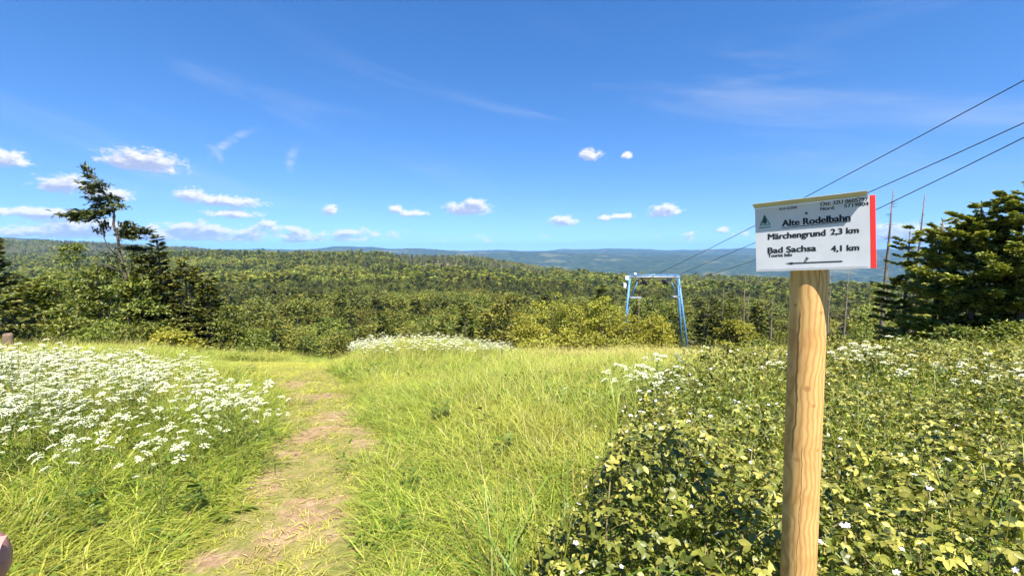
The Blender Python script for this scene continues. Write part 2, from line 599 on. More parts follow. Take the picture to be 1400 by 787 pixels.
def ground_mat():
    m, N = new_mat('meadow_and_woodland_floor')
    geo = N.n('ShaderNodeNewGeometry')
    pos = geo.outputs['Position']
    ln = N.n('ShaderNodeVectorMath', operation='LENGTH')
    N.l(pos, ln.inputs[0])
    r = ln.outputs['Value']
    n1 = N.noise(pos, 2.2, 6.0, 0.65)
    n2 = N.noise(pos, 14.0, 4.0, 0.6)
    near = N.ramp(n1, [(0.3, (0.10, 0.10, 0.025)), (0.5, (0.15, 0.145, 0.04)), (0.7, (0.20, 0.17, 0.065))])
    near = N.mix(N.smooth(n2, 0.45, 0.7), near, (0.07, 0.075, 0.02, 1))
    n3 = N.noise(pos, 0.12, 5.0, 0.65)
    mid = N.ramp(n3, [(0.3, (0.045, 0.065, 0.014)), (0.5, (0.11, 0.125, 0.028)), (0.7, (0.19, 0.165, 0.06))])
    n4 = N.noise(pos, 0.013, 6.0, 0.7)
    n5 = N.noise(pos, 0.0022, 4.0, 0.6)
    far = N.ramp(n4, [(0.32, (0.010, 0.020, 0.010)), (0.5, (0.028, 0.046, 0.016)), (0.68, (0.070, 0.085, 0.030))])
    far = N.mix(N.smooth(n5, 0.56, 0.62), far, (0.09, 0.095, 0.045, 1))
    at = N.n('ShaderNodeAttribute', attribute_name='cut')
    cutc = N.ramp(n4, [(0.3, (0.09, 0.075, 0.045)), (0.6, (0.15, 0.12, 0.075)), (0.75, (0.07, 0.075, 0.03))])
    far = N.mix(at.outputs['Fac'], far, cutc)
    col = N.mix(N.smooth(r, 28, 60), near, mid)
    mid2 = N.mix(at.outputs['Fac'], mid, cutc)
    col = N.mix(N.smooth(r, 60, 90), col, mid2)
    col = N.mix(N.smooth(r, 900, 1700), col, far)
    fl = N.n('ShaderNodeAttribute', attribute_name='field')
    col = N.mix(fl.outputs['Fac'], col, (0.5, 0.46, 0.30, 1))
    p = N.n('ShaderNodeBsdfPrincipled')
    N.l(col, p.inputs['Base Color'])
    p.inputs['Roughness'].default_value = 0.95
    p.inputs['Specular IOR Level'].default_value = 0.05
    b = N.n('ShaderNodeBump')
    b.inputs['Strength'].default_value = 0.6
    b.inputs['Distance'].default_value = 0.03
    N.l(n2, b.inputs['Height'])
    b2 = N.n('ShaderNodeBump')
    b2.inputs['Strength'].default_value = 1.0
    b2.inputs['Distance'].default_value = 18.0
    N.l(N.m('MULTIPLY', N.noise(pos, 0.035, 5.0, 0.7), N.smooth(r, 1200, 2400)), b2.inputs['Height'])
    N.l(b.outputs[0], b2.inputs['Normal'])
    N.l(b2.outputs[0], p.inputs['Normal'])
    out = N.n('ShaderNodeOutputMaterial')
    N.l(p.outputs[0], out.inputs['Surface'])
    return m


# ------------------------------------------------------------------ ground sheet
def build_ground():
    az = np.concatenate([np.arange(-180, -66, 4.0), np.arange(-66, 66.01, 0.4), np.arange(70, 180, 4.0)])
    rr = [0.0, 0.25]
    while rr[-1] < 15:
        rr.append(rr[-1] * 1.035 + 0.02)
    while rr[-1] < 3000:
        rr.append(rr[-1] * 1.03)
    while rr[-1] < 16000:
        rr.append(rr[-1] * 1.016)
    rr = np.array(rr[1:])
    A, Rr = np.meshgrid(np.radians(az), rr, indexing='ij')
    X, Y = np.sin(A) * Rr, np.cos(A) * Rr
    Z = height(X, Y)
    V = np.stack([X, Y, Z], -1).reshape(-1, 3)
    na, nr = len(az), len(rr)
    i, j = np.meshgrid(np.arange(na), np.arange(nr - 1), indexing='ij')
    i2 = (i + 1) % na
    F = np.stack([i * nr + j, i * nr + j + 1, i2 * nr + j + 1, i2 * nr + j], -1).reshape(-1, 4)[:, ::-1]
    V = np.concatenate([V, [[0, 0, h1(0, 0)]]])
    c = len(V) - 1
    F = F.tolist() if False else F
    me = mesh_from('ground', V, np.ascontiguousarray(F), ground_mat(), smooth=True)
    # felled and dead stretches of the wooded slopes, and one pale field
    x, y = V[:, 0], V[:, 1]
    at = me.attributes.new('cut', 'FLOAT', 'POINT')
    at.data.foreach_set('value', cut_amount(x, y).astype(np.float32))
    rr_ = np.hypot(x, y)
    azd = np.degrees(np.arctan2(x, y))
    fld = (np.abs(azd - 38.5) < 1.6) & (np.abs(rr_ - 3950) < 45)
    at2 = me.attributes.new('field', 'FLOAT', 'POINT')
    at2.data.foreach_set('value', fld.astype(np.float32) * 0.3)
    o = link('ground', me)
    tag(o, kind='structure')
    # small round centre patch closing the polar sheet below the viewer
    k = 24
    Vc = [(0, 0, h1(0, 0) + 0.004)] + [(math.sin(t) * 0.3, math.cos(t) * 0.3, h1(0, 0) + 0.006) for t in np.linspace(0, 2 * math.pi, k, endpoint=False)]
    Fc = [(0, 1 + (q + 1) % k, 1 + q) for q in range(k)]
    oc = link('ground_patch', mesh_from('ground_patch', np.array(Vc), Fc, me.materials[0]))
    tag(oc, kind='structure')


def cut_amount(x, y):
    r = np.hypot(x, y)
    az = np.degrees(np.arctan2(x, y))
    u = CX + FPX * np.tan(np.radians(np.clip(az, -80, 80)))
    n = vnoise(x, y, 1 / 120, 3, 8)
    c1 = smoothstep(520, 570, u) * (1 - smoothstep(730, 780, u)) * smoothstep(620, 720, r) * (1 - smoothstep(1000, 1150, r)) * smoothstep(0.3, 0.5, n)
    c2 = (1 - smoothstep(300, 420, u)) * smoothstep(1500, 1800, r) * (1 - smoothstep(2900, 3300, r)) * smoothstep(0.40, 0.58, vnoise(x, y, 1 / 400, 3, 9)) * 0.7
    c3 = smoothstep(960, 1000, u) * (1 - smoothstep(1150, 1200, u)) * smoothstep(90, 110, r) * (1 - smoothstep(150, 190, r)) * 0.9
    c4 = smoothstep(760, 800, u) * (1 - smoothstep(1100, 1150, u)) * smoothstep(520, 580, r) * (1 - smoothstep(720, 780, r)) * smoothstep(0.45, 0.6, n)
    return np.clip(c1 + c2 + c3 + c4, 0, 1)


build_ground()

# ------------------------------------------------------------------ path
PATH_PX_L = [(190, 800), (245, 740), (285, 700), (320, 650), (355, 605), (376, 575), (368, 548), (340, 528), (300, 508), (275, 496)]
PATH_PX_R = [(478, 494), (474, 514), (490, 540), (520, 570), (548, 605), (550, 650), (545, 700), (575, 800)]
PATH = [ground_px(u, v) for u, v in PATH_PX_L + PATH_PX_R]
PATH = [(x * min(1, 12.6 / y), min(y, 12.6)) for x, y in PATH]
x0, y0 = PATH[0]
x1, y1 = PATH[-1]
PATH = [(x0 * 0.45, y0 * 0.35)] + PATH + [(x1 * 0.6, y1 * 0.35)]
# bare earth patches: photo pixel centre, half width, half height
BARE_PX = [(418, 598, 44, 13), (395, 624, 34, 6), (346, 672, 36, 24), (388, 738, 32, 9), (358, 770, 30, 10), (292, 772, 30, 10),
           (452, 572, 40, 10), (500, 608, 34, 5), (392, 551, 38, 12), (470, 590, 40, 8), (425, 692, 24, 8), (440, 712, 34, 10),
           (410, 708, 26, 8), (455, 688, 20, 6), (380, 530, 40, 8), (432, 545, 36, 7), (450, 740, 22, 7)]
BARE = []
for (u, v, hw, hh) in BARE_PX:
    c = ground_px(u, v)
    a = ground_px(u + hw, v)
    b = ground_px(u, v - hh)
    BARE.append((c[0], c[1], abs(a[0] - c[0]) + 0.02, math.hypot(b[0] - c[0], b[1] - c[1]) + 0.03))


def bare(x, y):
    x, y = np.asarray(x, float), np.asarray(y, float)
    m = np.full(x.shape, -1.0)
    for (cx, cy, rx, ry) in BARE:
        m = np.maximum(m, 1 - np.sqrt(((x - cx) / rx)**2 + ((y - cy) / ry)**2))
    return smoothstep(0.08, 0.46, m + (vnoise(x, y, 4, 2, 4) - 0.5) * 0.9 + (vnoise(x, y, 17, 3, 14) - 0.5) * 1.1)


def path_in(x, y):
    """1 in the middle of the path, 0 outside, soft over half a metre"""
    d = poly_dist(x, y, PATH)
    ins = in_poly(x, y, PATH)
    wob = (vnoise(x, y, 1.6, 3, 6) - 0.5) * 0.5
    return smoothstep(-0.22, 0.28, np.where(ins, d, -d) + wob)


def path_mat():
    m, N = new_mat('trodden_soil')
    geo = N.n('ShaderNodeNewGeometry')
    pos = geo.outputs['Position']
    n1 = N.noise(pos, 9.0, 6.0, 0.7)
    n2 = N.noise(pos, 60.0, 4.0, 0.6)
    soil = N.ramp(n1, [(0.3, (0.15, 0.09, 0.05)), (0.5, (0.25, 0.165, 0.095)), (0.72, (0.36, 0.26, 0.165))])
    soil = N.mix(N.smooth(n2, 0.52, 0.7), soil, (0.12, 0.085, 0.045, 1))
    th = N.ramp(n1, [(0.3, (0.10, 0.11, 0.025)), (0.55, (0.19, 0.165, 0.055)), (0.75, (0.27, 0.20, 0.10))])
    at = N.n('ShaderNodeAttribute', attribute_name='bare')
    col = N.mix(at.outputs['Fac'], th, soil)
    p = N.n('ShaderNodeBsdfPrincipled')
    N.l(col, p.inputs['Base Color'])
    p.inputs['Roughness'].default_value = 0.95
    p.inputs['Specular IOR Level'].default_value = 0.1
    b = N.n('ShaderNodeBump')
    b.inputs['Strength'].default_value = 0.8
    b.inputs['Distance'].default_value = 0.015
    N.l(N.m('ADD', n1, N.m('MULTIPLY', n2, 0.4)), b.inputs['Height'])
    N.l(b.outputs[0], p.inputs['Normal'])
    out = N.n('ShaderNodeOutputMaterial')
    N.l(p.outputs[0], out.inputs['Surface'])
    return m


def build_path():
    xs = [p[0] for p in PATH]
    ys = [p[1] for p in PATH]
    st = 0.035
    gx = np.arange(min(xs) - 0.2, max(xs) + 0.2, st)
    gy = np.arange(min(ys), max(ys) + 0.1, st)
    X, Y = np.meshgrid(gx, gy, indexing='ij')
    ins = in_poly(X, Y, PATH)
    d = poly_dist(X, Y, PATH)
    sd = np.where(ins, d, -d)
    Z = height(X, Y) + 0.004 + np.clip(sd + 0.02, 0, 0.1) * 0.05 + 0.018 * vnoise(X, Y, 6, 3, 7) * smoothstep(0, 0.2, sd)
    ni, nj = X.shape
    i, j = np.meshgrid(np.arange(ni - 1), np.arange(nj - 1), indexing='ij')
    F = np.stack([i * nj + j, (i + 1) * nj + j, (i + 1) * nj + j + 1, i * nj + j + 1], -1).reshape(-1, 4)
    keep = (sd.ravel()[F] > -0.06).all(1)
    F = F[keep]
    used = np.unique(F)
    remap = -np.ones(ni * nj, int)
    remap[used] = np.arange(len(used))
    V = np.stack([X, Y, Z], -1).reshape(-1, 3)[used]
    me = mesh_from('path', V, remap[F], path_mat(), smooth=True)
    at = me.attributes.new('bare', 'FLOAT', 'POINT')
    at.data.foreach_set('value', bare(V[:, 0], V[:, 1]).astype(np.float32))
    o = link('path', me)
    tag(o, kind='structure')


build_path()

# ------------------------------------------------------------------ scatter with geometry nodes (stuff only)
def scatter(name, sources, pts, rots, scales, which, label=None, cat=None):
    """sources: meshes. One object; every point carries a rotation, a scale and which source it shows"""
    me = bpy.data.meshes.new(name)
    n = len(pts)
    me.vertices.add(n)
    me.vertices.foreach_set('co', np.asarray(pts, np.float32).ravel())
    a = me.attributes.new('rot', 'FLOAT_VECTOR', 'POINT')
    a.data.foreach_set('vector', np.asarray(rots, np.float32).ravel())
    a = me.attributes.new('scl', 'FLOAT_VECTOR', 'POINT')
    a.data.foreach_set('vector', np.asarray(scales, np.float32).ravel())
    a = me.attributes.new('which', 'INT', 'POINT')
    a.data.foreach_set('value', np.asarray(which, np.int32))
    for s in sources:
        for mm in s.materials:
            if mm and mm.name not in [q.name for q in me.materials]:
                me.materials.append(mm)
    o = link(name, me)
    tag(o, label, cat, kind='stuff')
    ng = bpy.data.node_groups.new(name + '_scatter', 'GeometryNodeTree')
    ng.interface.new_socket('Geometry', in_out='INPUT', socket_type='NodeSocketGeometry')
    ng.interface.new_socket('Geometry', in_out='OUTPUT', socket_type='NodeSocketGeometry')
    N = NT(ng)
    gi, go = N.n('NodeGroupInput'), N.n('NodeGroupOutput')
    rot = N.n('GeometryNodeInputNamedAttribute', data_type='FLOAT_VECTOR')
    rot.inputs['Name'].default_value = 'rot'
    scl = N.n('GeometryNodeInputNamedAttribute', data_type='FLOAT_VECTOR')
    scl.inputs['Name'].default_value = 'scl'
    wh = N.n('GeometryNodeInputNamedAttribute', data_type='INT')
    wh.inputs['Name'].default_value = 'which'
    e2r = N.n('FunctionNodeEulerToRotation')
    N.l(rot.outputs['Attribute'], e2r.inputs[0])
    join = N.n('GeometryNodeJoinGeometry')
    for k, s in enumerate(sources):
        src = bpy.data.objects.new(name + '_kind', s)      # never linked: only read by the scatter
        oi = N.n('GeometryNodeObjectInfo')
        oi.inputs[0].default_value = src
        cmp_ = N.n('FunctionNodeCompare', data_type='INT', operation='EQUAL')
        N.l(wh.outputs['Attribute'], cmp_.inputs[2])
        cmp_.inputs[3].default_value = k
        iop = N.n('GeometryNodeInstanceOnPoints')
        N.l(gi.outputs[0], iop.inputs['Points'])
        N.l(cmp_.outputs[0], iop.inputs['Selection'])
        N.l(oi.outputs['Geometry'], iop.inputs['Instance'])
        N.l(e2r.outputs[0], iop.inputs['Rotation'])
        N.l(scl.outputs['Attribute'], iop.inputs['Scale'])
        N.l(iop.outputs[0], join.inputs[0])
    N.l(join.outputs[0], go.inputs[0])
    md = o.modifiers.new('scatter', 'NODES')
    md.node_group = ng
    return o


# ------------------------------------------------------------------ tree kit
M_BARK = plain_mat('grey_brown_bark', (0.17, 0.13, 0.09), (0.09, 0.07, 0.05), 0.9, 6.0, 0.1, bump=0.5, stretch=(3, 3, 0.6))
M_BARK_DK = plain_mat('dark_bark', (0.10, 0.08, 0.06), (0.06, 0.05, 0.04), 0.9, 6.0, 0.1, bump=0.5, stretch=(3, 3, 0.6))
M_DEAD = plain_mat('weathered_dead_wood', (0.21, 0.175, 0.135), (0.12, 0.10, 0.08), 0.9, 5.0, 0.1, stretch=(3, 3, 0.5))
M_SPRUCE = leaf_mat('spruce_needles', [(0.050, 0.070, 0.012), (0.130, 0.148, 0.024), (0.235, 0.225, 0.038)], 0.18, 0.55, 0.3, 0.5)
M_SPRUCE_DK = leaf_mat('dark_spruce_needles', [(0.035, 0.048, 0.012), (0.105, 0.115, 0.024), (0.215, 0.200, 0.042)], 0.15, 0.5, 0.35, 0.5)
M_WIND = leaf_mat('dark_windswept_needles', [(0.020, 0.030, 0.010), (0.050, 0.062, 0.016), (0.11, 0.115, 0.028)], 0.1, 0.55, 0.3, 0.3)
M_SPRUCE_RT = leaf_mat('clumped_spruce_needles', [(0.065, 0.095, 0.016), (0.20, 0.235, 0.040), (0.40, 0.40, 0.085)], 0.28, 0.45, 0.4, 0.3)
M_BEECH = leaf_mat('beech_leaves', [(0.055, 0.085, 0.012), (0.125, 0.155, 0.022), (0.235, 0.235, 0.040)], 0.32, 0.5, 0.35, 0.35)
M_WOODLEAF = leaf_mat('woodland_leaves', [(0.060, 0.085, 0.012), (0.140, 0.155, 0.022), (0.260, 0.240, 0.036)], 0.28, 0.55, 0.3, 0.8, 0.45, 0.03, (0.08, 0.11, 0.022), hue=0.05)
M_HAZEL = leaf_mat('hazel_leaves', [(0.14, 0.158, 0.016), (0.255, 0.255, 0.028), (0.37, 0.345, 0.055)], 0.35, 0.5, 0.3, 0.25)
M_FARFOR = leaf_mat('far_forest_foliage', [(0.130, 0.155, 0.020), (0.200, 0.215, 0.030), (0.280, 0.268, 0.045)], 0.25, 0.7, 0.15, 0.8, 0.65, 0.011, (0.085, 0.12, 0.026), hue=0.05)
M_FARDEAD = plain_mat('far_dead_wood', (0.20, 0.18, 0.13), (0.13, 0.115, 0.085), 0.95, 3.0, 0.05)


def conifer_arrays(r, H, R, z0=0.08, whorl=0.38, nb=6, spray=0.22, width=0.085, per=9, droop=0.25, power=0.85, lean=(0, 0), gap=0.12, fill=3, layered=0.0, ragged=0.0):
    """needle sprays along whorled branches; returns crown V,F and the branch lines"""
    P, D, Nn, L, Wd = [], [], [], [], []
    lines = []
    z = H * z0
    while z < H * 0.985:
        t = (z / H - z0) / (1 - z0)
        Rz = R * (1 - t)**power * (0.8 + 0.4 * r.random()) + 0.08
        n = max(3, int(nb * (0.75 + 0.5 * r.random()))) if t < 0.9 else 3
        ph = r.random() * 6.28
        for k in range(n):
            if r.random() < gap:
                continue
            a = ph + 6.283 * k / n + r.normal() * 0.25
            Lb = Rz * (0.55 - 0.3 * ragged + (0.55 + 0.4 * ragged) * r.random())
            zz = z + r.normal() * whorl * (0.25 - 0.15 * layered)
            dirh = np.array([math.cos(a), math.sin(a), 0])
            up = 0.35 * t + 0.05
            s = np.linspace(0, 1, 6)[:, None]
            sag = -droop * Lb * (s**1.3) * (1 - t) + 0.12 * Lb * s**3
            base = np.array([lean[0] * zz, lean[1] * zz, zz])
            line = base + dirh * Lb * s + np.array([0, 0, 1]) * (sag + up * Lb * s * 0.6)
            lines.append((line, t, Lb))
            m = max(4, int(per * Lb / max(R, 0.5) * 2.0) + 3)
            ss = 0.18 + 0.82 * np.sort(r.random(m))**0.75
            idx = ss * 5
            i0 = np.minimum(idx.astype(int), 4)
            f = (idx - i0)[:, None]
            pt = line[i0] * (1 - f) + line[i0 + 1] * f
            tan = unit(line[i0 + 1] - line[i0])
            side = np.array([-math.sin(a), math.cos(a), 0])
            for q in range(fill):
                sgn = r.choice([-1.0, 1.0], m)[:, None]
                spread = (0.25 + 0.9 * r.random((m, 1)))
                d = unit(tan + side * sgn * spread + r.normal(size=(m, 3)) * 0.18)
                off = side * sgn * (r.random((m, 1)) * 0.34 * Lb * (1.05 - ss[:, None]) * 0.9)
                P.append(pt + off + r.normal(size=(m, 3)) * np.array([0.03, 0.03, 0.05]) * Lb * 0.6)
                D.append(d)
                Nn.append(unit(np.array([0, 0, 1.0]) + r.normal(size=(m, 3)) * 0.45))
                L.append(spray * (0.6 + 0.8 * r.random(m)))
                Wd.append(width * (0.6 + 0.8 * r.random(m)))
        z += whorl * (0.7 + 0.6 * r.random()) * (1 - 0.45 * t)
    # leader
    m = 14
    zt = H * (0.9 + 0.1 * r.random(m))
    P.append(np.stack([lean[0] * zt, lean[1] * zt, zt - spray * 0.5], -1))
    D.append(unit(np.array([0, 0, 1.0]) + r.normal(size=(m, 3)) * 0.35))
    Nn.append(rand_unit(m, r))
    L.append(np.full(m, spray * 0.8))
    Wd.append(np.full(m, width * 0.7))
    P, D, Nn, L, Wd = map(np.concatenate, (P, D, Nn, L, Wd))
    V, F = leaf_arrays(P, D, Nn, L, Wd, 0.15, 0.12)
    return V, F, lines


def trunk_mb(H, rad0, lean=(0, 0), k=7, lines=(), every=3, top=0.97, wob=0.02, r=None):
    mb = MB()
    r = r or rng
    zs = np.linspace(-0.3, H * top, 7)
    pts = [(lean[0] * z + r.normal() * wob * H * 0.05, lean[1] * z + r.normal() * wob * H * 0.05, z) for z in zs]
    mb.tube(pts, [rad0 * (1 - 0.88 * max(z, 0) / H) + 0.004 for z in zs], k)
    for q, (line, t, Lb) in enumerate(lines):
        if q % every == 0:
            rr0 = 0.022 * Lb**0.5 + 0.004
            mb.tube([tuple(line[i]) for i in (0, 2, 3, 5)], [rr0, rr0 * 0.7, rr0 * 0.5, rr0 * 0.2], 4, cap=False)
    return mb


def broadleaf_arrays(r, H, R, n_clump=40, per=45, leaf=0.12, clump=0.32, base=0.12, flat=0.8, top=None):
    """leaf clumps filling a lumpy dome; returns V,F and the clump centres"""
    C = []
    while len(C) < n_clump:
        p = r.uniform(-1, 1, 3)
        q = math.sqrt(p[0]**2 + p[1]**2 + (p[2])**2)
        if q < 1 and (q > 0.45 or r.random() < 0.3):
            zf = (p[2] + 1) / 2
            wide = 1.0 - 0.45 * max(0, zf - 0.45) / 0.55
            C.append((p[0] * R * wide, p[1] * R * wide, H * (base + (1 - base) * zf) * (0.9 + 0.18 * r.random())))
    C = np.array(C)
    P, D, Nn = [], [], []
    for c in C:
        m = int(per * (0.6 + 0.8 * r.random()))
        off = r.normal(size=(m, 3)) * clump * np.array([0.62, 0.62, 0.38 * flat])
        P.append(c + off)
        out = unit(off + np.array([c[0], c[1], 0]) * 0.25 + 1e-6)
        D.append(unit(out * np.array([1, 1, 0.4]) + r.normal(size=(m, 3)) * 0.5))
        Nn.append(unit(np.array([0, 0, 0.9]) + out * 0.5 + r.normal(size=(m, 3)) * 0.5))
    P, D, Nn = map(np.concatenate, (P, D, Nn))
    n = len(P)
    V, F = leaf_arrays(P, D, Nn, leaf * (0.6 + 0.8 * r.random(n)), leaf * 0.62 * (0.7 + 0.6 * r.random(n)), 0.18, 0.1)
    V[:, 2] = np.maximum(V[:, 2], 0.02)
    return V, F, C


def limbs_mb(H, rad0, C, r, nmax=14, forks=3):
    mb = MB()
    heads = [(r.normal() * 0.12, r.normal() * 0.12, H * 0.28) for _ in range(forks)]
    for h_ in heads:
        mb.tube([(r.normal() * 0.04, r.normal() * 0.04, -0.3), (h_[0] * 0.5, h_[1] * 0.5, H * 0.12), h_], [rad0, rad0 * 0.8, rad0 * 0.6], 6, cap=False)
    for c in C[:nmax]:
        s = heads[int(r.integers(forks))]
        mid = ((s[0] * 0.5 + c[0] * 0.5) + r.normal() * 0.1, (s[1] * 0.5 + c[1] * 0.5) + r.normal() * 0.1, s[2] * 0.5 + c[2] * 0.5 + 0.05 * H)
        mb.tube([s, mid, tuple(c)], [rad0 * 0.5, rad0 * 0.3, rad0 * 0.08], 5, cap=False)
    return mb


def tree_obj(name, loc, rotz, trunk_me, crown_me, label, cat='tree', group=None, scale=1.0):
    root = bpy.data.objects.new(name, None)
    root.empty_display_size = 0.2
    COL.objects.link(root)
    root.location = loc
    root.rotation_euler = (0, 0, rotz)
    root.scale = (scale,) * 3 if not isinstance(scale, (tuple, list)) else scale
    tag(root, label, cat, group)
    if trunk_me:
        link('trunk', trunk_me, root)
    if crown_me:
        link('crown', crown_me, root)
    return root


def spot(u, depth, v_top=None):
    """ground point under photo column u at a depth, and the height that reaches photo row v_top"""
    x = (u - CX) / FPX * depth
    y = depth
    for _ in range(4):
        z = h1(x, y)
        _, _, dep = to_px(x, y, z)
        y += (depth - dep)
        x = (u - CX) / FPX * depth
    z = h1(x, y)
    H = None
    if v_top is not None:
        H = px_at(u, v_top, depth).z - z
    return (x, y, z), H

# ------------------------------------------------------------------ the valley woodland
def wood_kinds():
    """crown and trunk meshes of one 10 m tree each"""
    kinds = []
    r = np.random.default_rng(11)
    for q in range(4):
        V, F, lines = conifer_arrays(r, 10, 1.9 + 0.5 * r.random(), 0.10, 0.62, 6, 0.50, 0.20, 9, 0.3, 0.8, fill=3)
        kinds.append((mesh_from('spruce_crown', V, F, M_SPRUCE), trunk_mb(10, 0.14, k=5, lines=lines, every=6, r=r).mesh('spruce_trunk', M_BARK)))
    for q in range(3):
        V, F, C = broadleaf_arrays(r, 9.4, 2.7, 48, 46, 0.36, 0.75, 0.16)
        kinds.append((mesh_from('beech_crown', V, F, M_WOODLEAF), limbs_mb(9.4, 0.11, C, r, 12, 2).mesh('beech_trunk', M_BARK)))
    return kinds


WOOD = wood_kinds()


def dead_mb(r, H, rad0=0.09, twigs=60, reach=0.7, z0=0.25, k=6, lean=(0, 0)):
    mb = MB()
    zs = np.linspace(-0.3, H, 6)
    mb.tube([(lean[0] * z + r.normal() * 0.02, lean[1] * z + r.normal() * 0.02, z) for z in zs],
            [rad0 * (1 - 0.9 * max(z, 0) / H) + 0.006 for z in zs], k)
    return mb, dead_twigs(r, H, twigs, reach, z0, lean)


def dead_twigs(r, H, twigs, reach, z0, lean):
    mb = MB()
    for _ in range(twigs):
        z = H * (z0 + (0.98 - z0) * r.random())
        a = r.random() * 6.28
        Lb = reach * (1.05 - z / H)**0.6 * (0.3 + 0.9 * r.random())
        b = np.array([lean[0] * z, lean[1] * z, z])
        d = np.array([math.cos(a), math.sin(a), 0])
        mb.tube([b, b + d * Lb * 0.5 + np.array([0, 0, -0.06 * Lb]), b + d * Lb + np.array([0, 0, -0.05 * Lb + r.normal() * 0.06])],
                [0.016, 0.011, 0.004], 3, cap=False)
    return mb


def build_wood():
    r = np.random.default_rng(5)
    placed = []
    n = 0
    depth = 47.0
    while depth < 135:
        step_u = FPX * (3.7 + depth * 0.012) / depth
        u = 215 + r.random() * step_u
        while u < 1195 and n < 292:
            d = depth + r.normal() * 1.6
            uu = u + r.normal() * step_u * 0.25
            u += step_u
            (x, y, z), _ = spot(uu, d)
            # keep the lift line clear near the pylon
            if 830 < uu < 965 and d < 62:
                continue
            if d < 60 and uu > 740 and r.random() < 0.45:
                continue
            if 985 < uu < 1170 and 95 < d and r.random() < 0.7:
                continue
            Ht = (7.0 + (d - 47) * 0.07) * (0.82 + 0.36 * r.random())
            conif = r.random() < (0.85 if vnoise(x, y, 0.03, 2, 3) > 0.47 else 0.45)
            k = int(r.integers(0, 4)) if conif else int(r.integers(4, 7))
            sc = Ht / (10.0 if conif else 9.4)
            wide = 1.0 + 0.25 * r.random()
            where = 'behind the bright round shrub' if uu < 400 else 'beyond the mown grass' if uu < 500 else 'beyond the flower hump' if uu < 715 \
                else 'behind the tall hazels' if uu < 850 else 'seen through the blue pylon' if uu < 940 else 'behind the small dark fir' if uu < 1060 else 'behind the signpost'
            row = 'front row' if d < 62 else 'middle rows' if d < 90 else 'hindmost rows'
            lab = ('dark pointed conifer' if conif else 'round-crowned leafy tree') + ' in the ' + row + ' of valley woodland ' + where
            tree_obj('conifer_tree' if conif else 'leafy_tree', (x, y, z - 0.1), r.random() * 6.28, WOOD[k][1], WOOD[k][0], lab, 'tree',
                     'conifers of the valley woodland' if conif else 'leafy trees of the valley woodland', (sc * wide, sc * wide, sc))
            n += 1
        depth += 4.2 + (depth - 47) * 0.05
    return n


N_WOOD = build_wood()


def merged_tree(crown, trunk, name):
    Vc = np.array([v.co for v in crown.vertices])
    Fc = [tuple(p.vertices) for p in crown.polygons]
    Vt = np.array([v.co for v in trunk.vertices])
    Ft = [tuple(i + len(Vc) for i in p.vertices) for p in trunk.polygons]
    return mesh_from(name, np.concatenate([Vc, Vt]), Fc + Ft, mats=[crown.materials[0], trunk.materials[0]], midx=[0] * len(Fc) + [1] * len(Ft))


def far_kinds():
    out = []
    r = np.random.default_rng(21)
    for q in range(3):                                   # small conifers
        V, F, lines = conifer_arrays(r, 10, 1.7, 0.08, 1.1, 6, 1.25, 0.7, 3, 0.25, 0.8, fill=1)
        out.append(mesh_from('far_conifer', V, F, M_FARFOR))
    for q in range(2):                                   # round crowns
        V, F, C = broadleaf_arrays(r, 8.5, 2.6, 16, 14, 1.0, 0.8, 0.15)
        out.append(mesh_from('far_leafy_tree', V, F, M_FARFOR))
    for q in range(3):                                   # dead poles
        mb, tw = dead_mb(r, 10, 0.17, 16, 1.3, 0.2, 4)
        mb.add(np.concatenate(tw.v), tw.f)
        out.append(mb.mesh('far_dead_tree', M_FARDEAD))
    return out


def sector_points(r, r0, r1, az0, az1, spacing):
    area = rad(az1 - az0) * 0.5 * (r1**2 - r0**2)
    n = int(area / spacing**2)
    rr = np.sqrt(r.random(n) * (r1**2 - r0**2) + r0**2)
    aa = np.radians(az0 + (az1 - az0) * r.random(n))
    return rr * np.sin(aa), rr * np.cos(aa)


